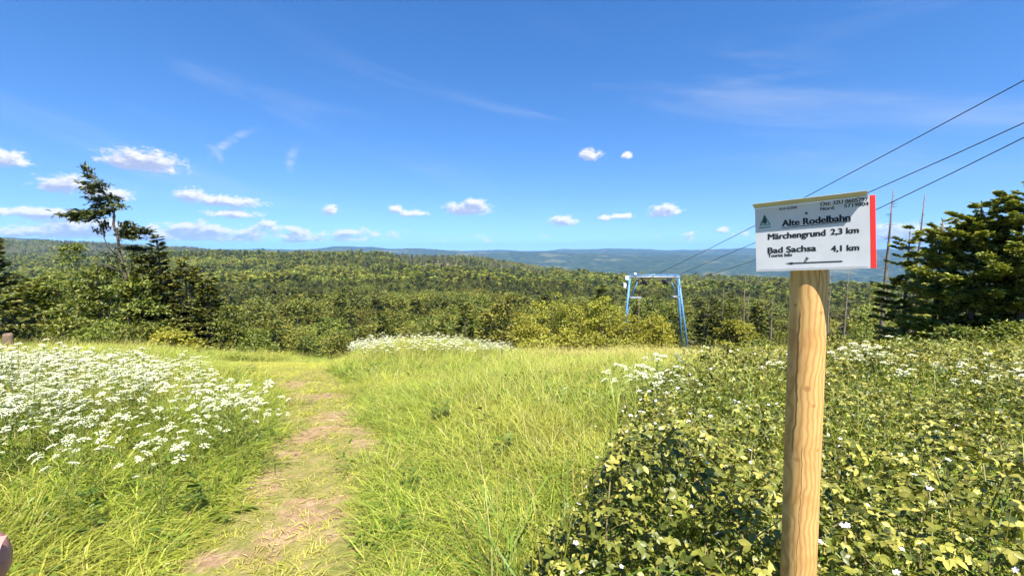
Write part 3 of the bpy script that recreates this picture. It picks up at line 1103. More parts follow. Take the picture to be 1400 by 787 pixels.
def build_far_forest():
    r = np.random.default_rng(31)
    # middle distance, full trees
    x, y = sector_points(r, 128, 420, -58, 56, 5.8)
    dep = y
    uu = CX + FPX * x / y
    keep = (dep > 118)
    cut = cut_amount(x, y)
    keep &= r.random(len(x)) > cut * 0.75
    x, y = x[keep], y[keep]
    z = height(x, y)
    n = len(x)
    con = vnoise(x, y, 1 / 60, 2, 12) + r.normal(size=n) * 0.12
    kind = np.where(con > 0.41, r.integers(0, 4, n), r.integers(4, 7, n))
    hs = 1.42 * (0.6 + 0.65 * r.random(n))
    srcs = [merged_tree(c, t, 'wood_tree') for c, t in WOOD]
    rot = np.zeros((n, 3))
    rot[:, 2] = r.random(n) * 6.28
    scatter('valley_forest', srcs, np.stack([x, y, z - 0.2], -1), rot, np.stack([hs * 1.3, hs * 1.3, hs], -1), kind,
            'green mixed forest filling the valley behind the nearer trees', 'forest')
    # opposite slopes
    fk = far_kinds()
    xs, ys = [], []
    for (r0, r1, a0, a1, sp) in [(420, 1250, -58, 50, 7.6), (1250, 3100, -58, -20, 10.5)]:
        a, b = sector_points(r, r0, r1, a0, a1, sp)
        xs.append(a)
        ys.append(b)
    x, y = np.concatenate(xs), np.concatenate(ys)
    cut = cut_amount(x, y)
    rr = np.hypot(x, y)
    clear = smoothstep(0.60, 0.66, vnoise(x, y, 1 / 130, 3, 33)) * (rr < 1250)
    keep = (r.random(len(x)) > np.maximum(cut * 0.35, clear * 0.85)) & ((y > 0) & (rr < 3200))
    x, y, cut, rr = x[keep], y[keep], cut[keep], rr[keep]
    z = height(x, y)
    n = len(x)
    con = vnoise(x, y, 1 / 90, 2, 12) + r.normal(size=n) * 0.1
    kind = np.where(con > 0.46, r.integers(0, 3, n), r.integers(3, 5, n))
    dead = r.random(n) < np.clip(cut * 0.36 + 0.035 * (rr < 1200), 0, 1)
    kind = np.where(dead, r.integers(5, 8, n), kind)
    hs = np.where(rr < 1250, 1.6, 1.6) * (0.55 + 0.75 * r.random(n)) * np.where(kind < 5, 1 - 0.45 * cut, 1.1)
    w = np.where(kind < 5, hs * 1.3, hs * 1.6)
    rot = np.zeros((n, 3))
    rot[:, 2] = r.random(n) * 6.28
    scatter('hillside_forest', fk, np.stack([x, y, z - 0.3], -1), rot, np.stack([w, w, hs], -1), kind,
            'distant forest with grey dead trunks covering the hill beyond the valley', 'forest')


build_far_forest()

# ------------------------------------------------------------------ left tree group
def grow_conifer(name, u, depth, v_top, R, label, seed, spray=0.24, width=0.10, whorl=0.34, mat=None, group=None, per=11, fill=4, z0=0.04, power=0.8, nb=7, lean=(0, 0), gap=0.12, droop=0.25, layered=0.0, ragged=0.0):
    r = np.random.default_rng(seed)
    (x, y, z), H = spot(u, depth, v_top)
    V, F, lines = conifer_arrays(r, H, R, z0, whorl, nb, spray, width, per, droop, power, lean, gap, fill, layered, ragged)
    cm = mesh_from('crown', V, F, mat or M_SPRUCE)
    tm = trunk_mb(H, 0.035 + 0.014 * H, lean, 7, lines, 3, r=r).mesh('trunk', M_BARK, True)
    return tree_obj(name, (x, y, z - 0.05), r.random() * 0.1, tm, cm, label, 'tree', group)


def grow_shrub(name, u, depth, v_top, R, label, seed, mat, leaf=0.14, n_clump=46, per=60, clump=0.34, group=None, cat='shrub', base=0.06):
    r = np.random.default_rng(seed)
    (x, y, z), H = spot(u, depth, v_top)
    V, F, C = broadleaf_arrays(r, H, R, n_clump, per, leaf, clump, base)
    cm = mesh_from('crown', V, F, mat)
    tm = limbs_mb(H, 0.02 + 0.008 * H, C, r).mesh('trunk', M_BARK, True)
    return tree_obj(name, (x, y, z - 0.05), r.random() * 6.28, tm, cm, label, cat, group)


grow_conifer('spruce_tree', -6, 17, 308, 1.75, 'dark spruce cut by the left edge of the picture above the wooden stake', 101, 0.22, 0.09, 0.30, M_SPRUCE_DK)
grow_conifer('spruce_tree', 228, 27, 320, 1.9, 'dark narrow-topped spruce standing between the windswept tree and the valley woodland', 102, 0.28, 0.11, 0.34, M_SPRUCE_DK, power=1.0)
grow_conifer('spruce_tree', 262, 27.5, 352, 1.9, 'blunt spruce just to the right of the narrow-topped one', 103, 0.28, 0.11, 0.34, M_SPRUCE_DK, power=0.65)
grow_conifer('spruce_tree', 205, 25.5, 350, 1.8, 'spruce leaning against the narrow-topped one, at the foot of the windswept tree', 104, 0.28, 0.11, 0.34, M_SPRUCE, power=0.7)
grow_conifer('spruce_tree', 290, 27, 372, 1.6, 'low spruce at the right end of the dark tree group', 105, 0.28, 0.11, 0.34, M_SPRUCE_DK, power=0.6)
grow_conifer('spruce_tree', 60, 26, 378, 1.9, 'low bushy spruce near the dark tree at the left edge', 106, 0.28, 0.11, 0.34, M_SPRUCE, power=0.5)
grow_shrub('beech_tree', 110, 27, 344, 2.3, 'rounded beech whose top rises just left of the windswept tree', 107, M_BEECH, 0.2, 70, 75, 0.42, cat='tree')
grow_shrub('beech_tree', 147, 26.5, 352, 2.1, 'rounded beech directly below the windswept tree crown', 108, M_BEECH, 0.2, 62, 75, 0.42, cat='tree')
grow_shrub('beech_tree', 70, 28.5, 362, 2.0, 'beech behind the low bushy spruce at the left', 109, M_BEECH, 0.2, 56, 70, 0.42, cat='tree')
grow_shrub('beech_tree', 25, 27, 384, 2.0, 'beech beside the dark tree at the left edge', 110, M_BEECH, 0.2, 56, 70, 0.42, cat='tree')
grow_shrub('beech_tree', 180, 24.5, 376, 1.9, 'dim beech in front of the windswept trunk', 111, M_BEECH, 0.18, 56, 70, 0.40, cat='tree')
grow_shrub('leafy_shrub', 318, 25, 408, 1.15, 'bright round shrub at the right end of the dark tree group', 112, M_BEECH, 0.17, 40, 60, 0.3)
for q, (u, v, dp, R, lab) in enumerate([
        (52, 430, 21, 1.3, 'low pale green shrub behind the wooden stake'),
        (98, 424, 21.5, 1.3, 'low pale green shrub second along from the wooden stake'),
        (145, 432, 21, 1.3, 'low pale green shrub third along from the wooden stake'),
        (190, 440, 20.5, 1.2, 'low pale green shrub fourth along from the wooden stake'),
        (236, 444, 20.5, 1.1, 'yellowish low shrub at the end of the flower bank'),
        (352, 452, 24, 1.0, 'small shrub between the bright round shrub and the mown grass'),
        (8, 425, 19, 1.1, 'low shrub under the dark spruce at the left edge')]):
    grow_shrub('leafy_shrub', u, dp, v, R, lab, 130 + q, M_BEECH if q not in (4,) else M_HAZEL, 0.15, 40, 62, 0.3, 'low shrubs below the left tree group')


def windswept_tree():
    D0 = 25.0
    r = np.random.default_rng(44)
    (bx, by, bz), _ = spot(181, D0)
    root = bpy.data.objects.new('windswept_tree', None)
    COL.objects.link(root)
    root.location = (bx, by, bz)
    tag(root, 'tall crooked windswept spruce with sparse flagged crown rising above the left tree group', 'tree')
    off = Vector((bx, by, bz))

    def w(u, v, dd=0.0):
        return px_at(u, v, D0 + dd) - off
    tr = MB()
    pts = [Vector((0, 0, -0.3)), w(179, 430), w(175, 400), w(171, 374), w(163.5, 347), w(161, 324), w(155, 307, 0.1), w(156.5, 295), w(151, 277), w(139, 259), w(127, 243), w(115.5, 227.5)]
    tr.tube(pts, [0.11, 0.10, 0.09, 0.08, 0.075, 0.068, 0.062, 0.056, 0.046, 0.036, 0.024, 0.01], 8)
    # second stem, bent limb and stubs
    tr.tube([w(172, 405), w(178, 385, 0.3), w(180, 360, 0.4), w(183, 345, 0.4)], [0.07, 0.06, 0.045, 0.02], 6)
    tr.tube([w(161, 350), w(148, 338, -0.3), w(142, 325, -0.4), w(139, 312, -0.4)], [0.035, 0.03, 0.024, 0.012], 5)
    tr.tube([w(160, 385), w(146, 350, -0.2)] if False else [w(165, 372), w(140, 360, -0.5), w(130, 372, -0.7)], [0.05, 0.035, 0.02], 5)
    link('trunk', tr.mesh('trunk', M_BARK_DK, True), root)
    P, D, Nn, L, Wd = [], [], [], [], []
    lb = MB()

    def bough(u0, v0, u1, v1, th, n, dd0=0.0, dd1=0.0, L0=0.29):
        a, b = np.array(w(u0, v0, dd0)), np.array(w(u1, v1, dd1))
        lb.tube([a, (a + b) / 2 + np.array([0, 0, 0.03]), b], [0.03, 0.02, 0.006], 4, cap=False)
        t = r.random(n)**0.8
        sc = D0 / FPX
        p = a + (b - a) * t[:, None] + r.normal(size=(n, 3)) * np.array([th * 0.4 * sc, th * 0.8 * sc, th * 0.28 * sc])
        d = unit((b - a)[None] * 0.9 / np.linalg.norm(b - a) + r.normal(size=(n, 3)) * np.array([0.5, 0.5, 0.25]))
        P.append(p)
        D.append(d)
        Nn.append(unit(np.array([0, 0, 1.0]) + r.normal(size=(n, 3)) * 0.5))
        L.append(L0 * (0.5 + 0.7 * r.random(n)))
        Wd.append(L0 * 0.36 * (0.6 + 0.7 * r.random(n)))
    for (u0, v0, u1, v1, th, n) in [
            (124, 238, 117, 229, 4, 40), (131, 245, 120, 240, 6, 70), (133, 246, 140, 252, 6, 60), (138, 254, 122, 254, 6, 70),
            (142, 258, 108, 248, 4, 50), (142, 258, 124, 263, 7, 100), (145, 264, 112, 258, 4, 55), (146, 266, 160, 272, 6, 70),
            (148, 272, 128, 272, 8, 140), (150, 276, 134, 282, 7, 110), (150, 276, 167, 283, 6, 90), (152, 284, 140, 290, 6, 80),
            (153, 290, 128, 290, 6, 110), (140, 292, 105, 290, 7, 180), (130, 294, 86, 294, 7, 190), (118, 296, 100, 300, 5, 80),
            (145, 293, 118, 300, 6, 100), (140, 316, 142, 305, 6, 60), (139, 312, 136, 318, 5, 40),
            (162, 322, 172, 306, 6, 80), (164, 324, 196, 312, 7, 170), (168, 322, 204, 316, 5, 120), (166, 326, 188, 324, 6, 110),
            (168, 322, 180, 308, 6, 80), (165, 338, 200, 342, 5, 120), (170, 342, 208, 348, 5, 110), (178, 350, 196, 352, 6, 90),
            (180, 360, 205, 354, 5, 90), (180, 365, 160, 358, 4, 40), (183, 345, 188, 336, 5, 50)]:
        bough(u0, v0, u1, v1, th * 0.95, int(n * 1.35), r.normal() * 0.15, r.normal() * 0.6)
    P, D, Nn, L, Wd = map(np.concatenate, (P, D, Nn, L, Wd))
    V, F = leaf_arrays(P, D, Nn, L, Wd, 0.15, 0.1)
    link('crown', mesh_from('crown', V, F, M_WIND), root)
    link('limb', lb.mesh('limb', M_BARK), root)


windswept_tree()

# ------------------------------------------------------------------ shrubs round the pylon and in the middle distance
for q, (u, v, dp, R, lab) in enumerate([
        (722, 424, 36, 2.0, 'yellow green hazel at the left end of the bushes beside the blue pylon'),
        (752, 397, 39, 2.3, 'tallest yellow green hazel left of the blue pylon'),
        (786, 408, 38, 2.0, 'yellow green hazel just right of the tallest one'),
        (822, 404, 38, 1.9, 'yellow green hazel nearest to the left leg of the blue pylon'),
        (858, 428, 36, 1.7, 'yellow green hazel hiding the foot of the left pylon leg'),
        (893, 430, 36, 1.6, 'yellow green hazel between the two legs of the blue pylon'),
        (770, 452, 30, 1.4, 'low hazel in front of the tall hazels'),
        (812, 458, 29, 1.3, 'low hazel in front of the one by the left pylon leg'),
        (856, 464, 28, 1.2, 'low hazel at the edge of the brown grass below the pylon'),
        (736, 462, 27, 1.1, 'low hazel next to the flower hump')]):
    grow_shrub('hazel_bush', u, dp, v, R, lab, 200 + q, M_HAZEL, 0.19, 56, 66, 0.42, 'hazel bushes round the blue pylon')
grow_conifer('fir_tree', 964, 47, 420, 2.2, 'small dark fir just right of the blue pylon', 220, 0.34, 0.15, 0.42, M_SPRUCE_DK, power=0.55)
grow_shrub('leafy_shrub', 1042, 20, 463, 0.9, 'dark leafy bush left of the signpost, behind the brambles', 221, M_BEECH, 0.12, 40, 60, 0.22)
grow_shrub('leafy_shrub', 1006, 44, 432, 2.2, 'pale bush beyond the small dark fir', 222, M_HAZEL, 0.2, 50, 60, 0.42)
grow_shrub('leafy_shrub', 1085, 40, 448, 1.6, 'pale bush behind the signpost, below the dead trunks', 223, M_BEECH, 0.18, 46, 60, 0.36)
grow_shrub('leafy_shrub', 1180, 27, 440, 1.4, 'dim bush between the dead trunks', 224, M_BEECH, 0.15, 46, 60, 0.3)

# ------------------------------------------------------------------ dead trunks
def dead_tree(u, depth, v_top, label, seed, lean=(0, 0), reach=0.7, twigs=70, rad0=0.09, z0=0.25):
    r = np.random.default_rng(seed)
    (x, y, z), H = spot(u, depth, v_top)
    mb, tw = dead_mb(r, H, rad0, twigs, reach, z0, 7, lean)
    root = bpy.data.objects.new('dead_tree', None)
    COL.objects.link(root)
    root.location = (x, y, z - 0.05)
    tag(root, label, 'dead tree', 'dead spruce trunks')
    link('trunk', mb.mesh('trunk', M_DEAD, True), root)
    link('twigs', tw.mesh('twigs', M_DEAD), root)['kind'] = 'stuff'


dead_tree(1200, 24, 260, 'tall bare dead spruce, its top beside the cables just right of the sign', 300, (0.012, 0), 0.75, 90, 0.13, 0.3)
dead_tree(1238, 23, 266, 'slanting bare dead spruce, second from the sign', 301, (0.03, 0.0), 0.5, 80, 0.12, 0.3)
dead_tree(1250, 25, 400, 'short broken dead trunk behind the slanting one', 302, (0.0, 0), 0.5, 20, 0.10)
dead_tree(1283, 22, 405, 'short dead trunk under the green spruces', 303, (0.01, 0), 0.4, 10, 0.10)
dead_tree(1150, 30, 366, 'thin dead trunk with drooping twigs between signpost and tall dead spruce', 304, (0.012, 0), 0.9, 60, 0.10, 0.3)
dead_tree(1128, 27, 372, 'thin dead trunk half hidden by the signpost', 305, (0, 0), 0.8, 50, 0.09, 0.2)
dead_tree(1014, 44, 392, 'bare dead trunk standing in the clearing left of the signpost', 306, (0, 0), 1.0, 40, 0.13, 0.3)
dead_tree(1020, 50, 402, 'second bare trunk close behind the one in the clearing', 307, (0, 0), 1.0, 40, 0.13, 0.3)
dead_tree(1052, 48, 405, 'dead trunk in the clearing nearest to the signpost', 308, (0, 0), 1.0, 40, 0.12, 0.3)
dead_tree(985, 60, 392, 'dead trunk above the small dark fir', 309, (0, 0), 1.0, 40, 0.12, 0.3)
dead_tree(872, 50, 404, 'dead stump inside the blue pylon frame', 310, (0, 0), 0.7, 20, 0.14, 0.4)

# ------------------------------------------------------------------ right spruces
for q, (u, v, dp, R, pw, lab) in enumerate([
        (1230, 312, 19.5, 1.15, 0.45, 'thin ragged spruce round the tall dead trunk right of the sign'),
        (1272, 296, 17.5, 1.35, 0.42, 'ragged spruce second from the sign'),
        (1322, 274, 16, 2.0, 0.5, 'broad spruce with long level boughs at the right'),
        (1388, 250, 15, 2.4, 0.55, 'tallest dark spruce cut by the right edge'),
        (1470, 270, 15.5, 2.2, 0.6, 'dark spruce mostly outside the right edge')]):
    grow_conifer('spruce_tree', u, dp, v, R, lab, 320 + q, 0.155, 0.085, 0.36, M_SPRUCE_RT, 'spruces at the right edge',
                 per=30 if q > 1 else 20, fill=7 if q > 1 else 6, z0=0.0 if q > 1 else 0.2, power=pw * 0.85, nb=11 if q > 1 else 9, gap=0.14 if q > 1 else 0.38, droop=0.18, layered=0.0, ragged=0.75)

for q, (u, v, dp, R, lab) in enumerate([
        (1312, 446, 14.0, 0.9, 'low green shrub at the foot of the broad right spruce'),
        (1372, 440, 13.5, 1.0, 'low green shrub at the foot of the tallest right spruce'),
        (1240, 462, 15.0, 0.8, 'low green shrub under the ragged spruces by the dead trunks')]):
    grow_shrub('leafy_shrub', u, dp, v, R, lab, 340 + q, M_BEECH, 0.11, 44, 60, 0.22)

rs = np.random.default_rng(345)
for q, (u, v, dp) in enumerate([(955, 480, 12.5), (992, 474, 13.0), (1030, 478, 11.0), (1072, 470, 11.5), (1140, 468, 11.0), (1172, 474, 10.0), (1205, 466, 11.5),
                                (1238, 474, 10.0), (1268, 468, 11.0), (1302, 476, 9.5), (1335, 470, 10.5), (1368, 474, 9.8), (1402, 468, 10.5)]):
    side_ = 'left' if u < 1090 else 'right'
    nth = ['first', 'second', 'third', 'fourth', 'fifth', 'sixth', 'seventh', 'eighth', 'ninth'][(3 - q) if q < 4 else q - 4]
    grow_shrub('leafy_shrub', u, dp, v, 0.45 + 0.3 * rs.random(), 'low scrub bush behind the brambles, ' + nth + ' to the ' + side_ + ' of the signpost', 360 + q,
               M_BEECH if q % 3 else M_HAZEL, 0.085, 30, 50, 0.17, 'low scrub behind the brambles')

# ------------------------------------------------------------------ ski lift pylon
M_BLUE = plain_mat('weathered_blue_paint', (0.04, 0.14, 0.31), (0.09, 0.21, 0.36), 0.5, 3.0, 0.4)
M_STEEL = plain_mat('galvanised_steel', (0.27, 0.30, 0.33), (0.20, 0.22, 0.25), 0.45, 6.0, 0.5)
M_RUBBER = plain_mat('dark_sheave_rubber', (0.06, 0.045, 0.04), (0.03, 0.025, 0.025), 0.7, 8.0, 0.3)
M_WHITE_BOX = plain_mat('white_lamp_housing', (0.78, 0.78, 0.76), (0.7, 0.7, 0.68), 0.5, 6.0, 0.4)
M_CABLE = plain_mat('dark_steel_cable', (0.07, 0.09, 0.13), (0.05, 0.06, 0.08), 0.5, 30.0, 0.5)


def build_pylon():
    D0 = 43.0
    (bx, by, bz), _ = spot(897, D0)
    root = bpy.data.objects.new('ski_lift_pylon', None)
    COL.objects.link(root)
    root.location = (bx, by, bz)
    tag(root, 'blue steel goalpost-shaped ski lift pylon standing among the hazel bushes', 'pylon')
    off = Vector((bx, by, bz))

    def w(u, v, dd=0.0):
        return px_at(u, v, D0 + dd) - off

    def part(name, segs, mat, k=8, parent=root):
        mb = MB()
        for pts, rr in segs:
            mb.tube(pts, [rr] * len(pts), k)
        return link(name, mb.mesh(name, mat, True), parent)
    # four legs, each to the ground
    for (ut, vt, uf, vf, dd) in [(861.5, 377, 851, 486, -1.0), (860.5, 377, 856, 478, 1.0), (927.5, 377, 941, 480, -1.0), (926.5, 377, 933.0, 476, 1.0)]:
        foot = w(uf, vf, dd)
        foot.z = h1(foot.x + bx, foot.y + by) - bz - 0.1
        part('leg', [([w(ut, vt, dd * 0.18), foot], 0.11)], M_BLUE)
    for q, dd in enumerate((-0.25, 0.3)):
        part('crossbeam', [([w(860, 378.6 if q == 0 else 376.0, dd), w(929, 378.6 if q == 0 else 376.0, dd)], 0.10 if q == 0 else 0.085)], M_BLUE if q else M_STEEL)
    part('brace', [([w(874, 380, 0), w(862.8, 406, 0)], 0.055)], M_BLUE, 6)
    part('brace', [([w(915.5, 380, 0), w(925, 401, 0)], 0.055)], M_BLUE, 6)
    for (u0, u1, v) in [(861, 876, 406.5), (919, 930, 405)]:
        mb = MB()
        a, b = w(u0, v), w(u1, v)
        mb.box((a + b) / 2, ((b - a).length, 0.5, 0.12))
        link('step_platform', mb.mesh('step_platform', M_STEEL), root)
    for (u, v, s) in [(880, 386, 1), (911, 385, -1)]:
        mb = MB()
        c = w(u, v)
        top = w(u - 3 * s, 380)
        mb.tube([top, c], [0.06, 0.06], 6)
        mb.box(c, (0.14, 1.5, 0.16), Matrix.Rotation(-0.25, 3, 'X'))
        yoke = link('sheave_bracket', mb.mesh('sheave_bracket', M_RUBBER), root)
        for k in range(4):
            y = -0.6 + 0.4 * k
            cc = c + Vector((0.12 * s, y, -0.02 - 0.1 * (k - 1.5) * -0.4))
            mw = MB()
            mw.tube([cc - Vector((0.05, 0, 0)), cc + Vector((0.05, 0, 0))], [0.19, 0.19], 16)
            link('sheave', mw.mesh('sheave', M_RUBBER), yoke)
    for (u, v, sx, sz) in [(857, 380, 0.34, 0.36), (854, 390, 0.24, 0.48), (868, 374.2, 0.2, 0.2)]:
        mb = MB()
        c = w(u, v, -0.3)
        mb.box(c, (sx, 0.3, sz))
        mb.box(c + Vector((sx * 0.5 + 0.06, 0.1, 0)), (0.14, 0.06, 0.06))
        lb_ = link('lamp_housing', mb.mesh('lamp_housing', M_WHITE_BOX), root)
        md = lb_.modifiers.new('soft_edges', 'BEVEL')
        md.width = 0.03
        md.segments = 2
    # concrete feet
    for (uf, dd) in [(851, -1.0), (856, 1.0), (941, -1.0), (933, 1.0)]:
        f = w(uf, 480, dd)
        z = h1(f.x + bx, f.y + by) - bz
        mb = MB()
        mb.box((f.x, f.y, z + 0.02), (0.5, 0.5, 0.3))
        link('foundation', mb.mesh('foundation', M_STEEL), root)
    # the three ropes, straight pulls with a little sag, running up past the viewer on the right
    labels = ['uppermost of the three dark lift cables rising behind the sign', 'middle one of the three dark lift cables rising behind the sign',
              'lowest of the three dark lift cables rising behind the sign']
    lines = [[(880, 384.5), (906, 371), (969.5, 340), (1029, 310), (1100, 270), (1250, 190.5), (1400, 110), (1700, -55), (1900, -166)],
             [(911, 383.5), (943, 369), (1013, 340), (1090, 307), (1190, 262), (1300, 213.5), (1400, 168), (1700, 30), (1900, -62)],
             [(928, 390), (979, 373), (1025, 358), (1110, 325), (1195, 288), (1300, 237.5), (1400, 188), (1700, 38), (1900, -63)]]
    for lab, ln in zip(labels, lines):
        u0, u1 = ln[0][0], ln[-1][0]
        pts = []
        for (u, v) in ln:
            t = (u - u0) / (u1 - u0)
            d = 1 / ((1 - t) / 43.0 + t / 9.0)
            pts.append(px_at(u, v, d))
        mb = MB()
        mb.tube(pts, [0.02] * len(pts), 6)
        o = link('lift_cable', mb.mesh('lift_cable', M_CABLE, True))
        tag(o, lab, 'cable', 'lift cables')


build_pylon()

# small things in the distance: a heap in the clearing and the stake on the left
def build_heap():
    (x, y, z), _ = spot(997, 41)
    mb = MB()
    r = np.random.default_rng(3)
    k, m = 18, 5
    V = [(0, 0, 0.55)]
    for j in range(1, m + 1):
        for i in range(k):
            t = 6.283 * i / k
            q = j / m
            V.append((math.cos(t) * 1.1 * q * (1 + 0.12 * r.normal()), math.sin(t) * 0.8 * q * (1 + 0.12 * r.normal()), 0.55 * (1 - q**1.6) + 0.06 * r.normal() - 0.03))
    F = [(0, 1 + i, 1 + (i + 1) % k) for i in range(k)]
    for j in range(m - 1):
        for i in range(k):
            a, b = 1 + j * k + i, 1 + j * k + (i + 1) % k
            F.append((a, a + k, b + k, b))
    o = link('earth_heap', mesh_from('earth_heap', np.array(V), F, plain_mat('tan_earth', (0.26, 0.15, 0.08), (0.34, 0.22, 0.13), 0.95, 3.0, 0.1, bump=0.6)))
    o.location = (x, y, z + 0.35)
    o.scale = (0.7, 0.7, 0.7)
    tag(o, 'small tan heap of earth in the clearing right of the dark fir', 'earth heap')


build_heap()


def build_stake():
    d = 9.6
    (x, y, z), H = spot(14, d, 455)
    mb = MB()
    k = 10
    r = np.random.default_rng(8)
    zs = [-0.3, 0, H * 0.3, H * 0.6, H * 0.92, H]
    pts = [(0.004 * r.normal(), 0.004 * r.normal(), q) for q in zs]
    mb.tube(pts, [0.088, 0.088, 0.086, 0.085, 0.084, 0.07], k)
    o = link('wooden_stake', mb.mesh('wooden_stake', plain_mat('weathered_grey_wood', (0.19, 0.135, 0.09), (0.12, 0.085, 0.06), 0.9, 9.0, 0.1, bump=0.6, stretch=(4, 4, 0.4)), True))
    o.location = (x, y, z)
    tag(o, 'weathered wooden stake standing behind the flower bank at the far left', 'stake')


build_stake()

# ------------------------------------------------------------------ the signpost
def wood_mat():
    m, N = new_mat('peeled_spruce_wood')
    tc = N.n('ShaderNodeTexCoord')
    mp = N.n('ShaderNodeMapping')
    mp.inputs['Scale'].default_value = (9, 9, 0.5)
    N.l(tc.outputs['Object'], mp.inputs[0])
    warp = N.noise(tc.outputs['Object'], 5.0, 3.0, 0.5, 0.0, True)
    ad = N.n('ShaderNodeVectorMath', operation='MULTIPLY_ADD')
    N.l(warp, ad.inputs[0])
    ad.inputs[1].default_value = (0.7, 0.7, 0.2)
    N.l(mp.outputs[0], ad.inputs[2])
    wv = N.n('ShaderNodeTexWave', wave_type='BANDS', bands_direction='X')
    wv.inputs['Scale'].default_value = 2.3
    wv.inputs['Distortion'].default_value = 2.0
    wv.inputs['Detail'].default_value = 3.0
    wv.inputs['Detail Scale'].default_value = 1.2
    N.l(ad.outputs[0], wv.inputs['Vector'])
    mp2 = N.n('ShaderNodeMapping')
    mp2.inputs['Scale'].default_value = (60, 60, 2.0)
    N.l(tc.outputs['Object'], mp2.inputs[0])
    fib = N.noise(mp2.outputs[0], 2.0, 4.0, 0.6)
    big = N.noise(tc.outputs['Object'], 6.0, 3.0, 0.6)
    col = N.ramp(wv.outputs['Fac'], [(0.0, (0.39, 0.215, 0.07)), (0.3, (0.50, 0.295, 0.10)), (1.0, (0.56, 0.345, 0.128))])
    col = N.mix(N.m('MULTIPLY', N.smooth(big, 0.48, 0.72), 0.6), col, (0.40, 0.185, 0.055, 1))
    col = N.mix(N.m('MULTIPLY', N.smooth(fib, 0.5, 0.8), 0.5), col, (0.34, 0.19, 0.08, 1))
    # drying cracks: thin dark lines running up the grain
    sepx = N.n('ShaderNodeSeparateXYZ')
    N.l(tc.outputs['Object'], sepx.inputs[0])
    wob = N.noise(tc.outputs['Object'], 7.0, 3.0, 0.6)
    angp = N.m('ADD', N.m('ARCTAN2', sepx.outputs[0], sepx.outputs[1]), N.m('MULTIPLY', N.m('SUBTRACT', wob, 0.5), 0.5))
    for (a0, z0, z1, w_) in CRACKS:
        line_ = N.smooth(N.m('ABSOLUTE', N.m('SUBTRACT', angp, a0)), w_, w_ * 0.4)
        span = N.m('MULTIPLY', N.smooth(sepx.outputs[2], z0, z0 + 0.05), N.smooth(sepx.outputs[2], z1, z1 - 0.05))
        col = N.mix(N.m('MULTIPLY', N.m('MULTIPLY', line_, span), 0.85), col, (0.10, 0.05, 0.02, 1))
    # knots
    for (x, y, z, s) in KNOTS:
        ds = N.n('ShaderNodeVectorMath', operation='DISTANCE')
        N.l(tc.outputs['Object'], ds.inputs[0])
        ds.inputs[1].default_value = (x, y, z)
        k1 = N.smooth(ds.outputs['Value'], s, s * 0.35)
        ring = N.m('MULTIPLY', N.m('SINE', N.m('MULTIPLY', ds.outputs['Value'], 900.0)), 0.25)
        col = N.mix(N.m('MULTIPLY', k1, N.m('ADD', 0.7, ring)), col, (0.30, 0.13, 0.045, 1))
    p = N.n('ShaderNodeBsdfPrincipled')
    N.l(col, p.inputs['Base Color'])
    p.inputs['Roughness'].default_value = 0.62
    p.inputs['Specular IOR Level'].default_value = 0.3
    b = N.n('ShaderNodeBump')
    b.inputs['Strength'].default_value = 0.35
    b.inputs['Distance'].default_value = 0.003
    N.l(N.m('ADD', fib, N.m('MULTIPLY', wv.outputs['Fac'], 0.12)), b.inputs['Height'])
    N.l(b.outputs[0], p.inputs['Normal'])
    out = N.n('ShaderNodeOutputMaterial')
    N.l(p.outputs[0], out.inputs['Surface'])
    return m


KNOTS = []
CRACKS = []


def text_mesh(body, name, mat, bold=0.0):
    cu = bpy.data.curves.new(name, 'FONT')
    cu.body = body
    cu.size = 1.0
    cu.offset = bold
    cu.resolution_u = 3
    tmp = bpy.data.objects.new(name, cu)
    COL.objects.link(tmp)
    dg = bpy.context.evaluated_depsgraph_get()
    me = bpy.data.meshes.new_from_object(tmp.evaluated_get(dg))
    bpy.data.objects.remove(tmp)
    bpy.data.curves.remove(cu)
    me.materials.clear()
    me.materials.append(mat)
    return me


def homography(src, dst):
    A = []
    for (x, y), (X, Y) in zip(src, dst):
        A.append([x, y, 1, 0, 0, 0, -X * x, -X * y, -X])
        A.append([0, 0, 0, x, y, 1, -Y * x, -Y * y, -Y])
    _, _, vt = np.linalg.svd(np.array(A, float))
    return vt[-1].reshape(3, 3)


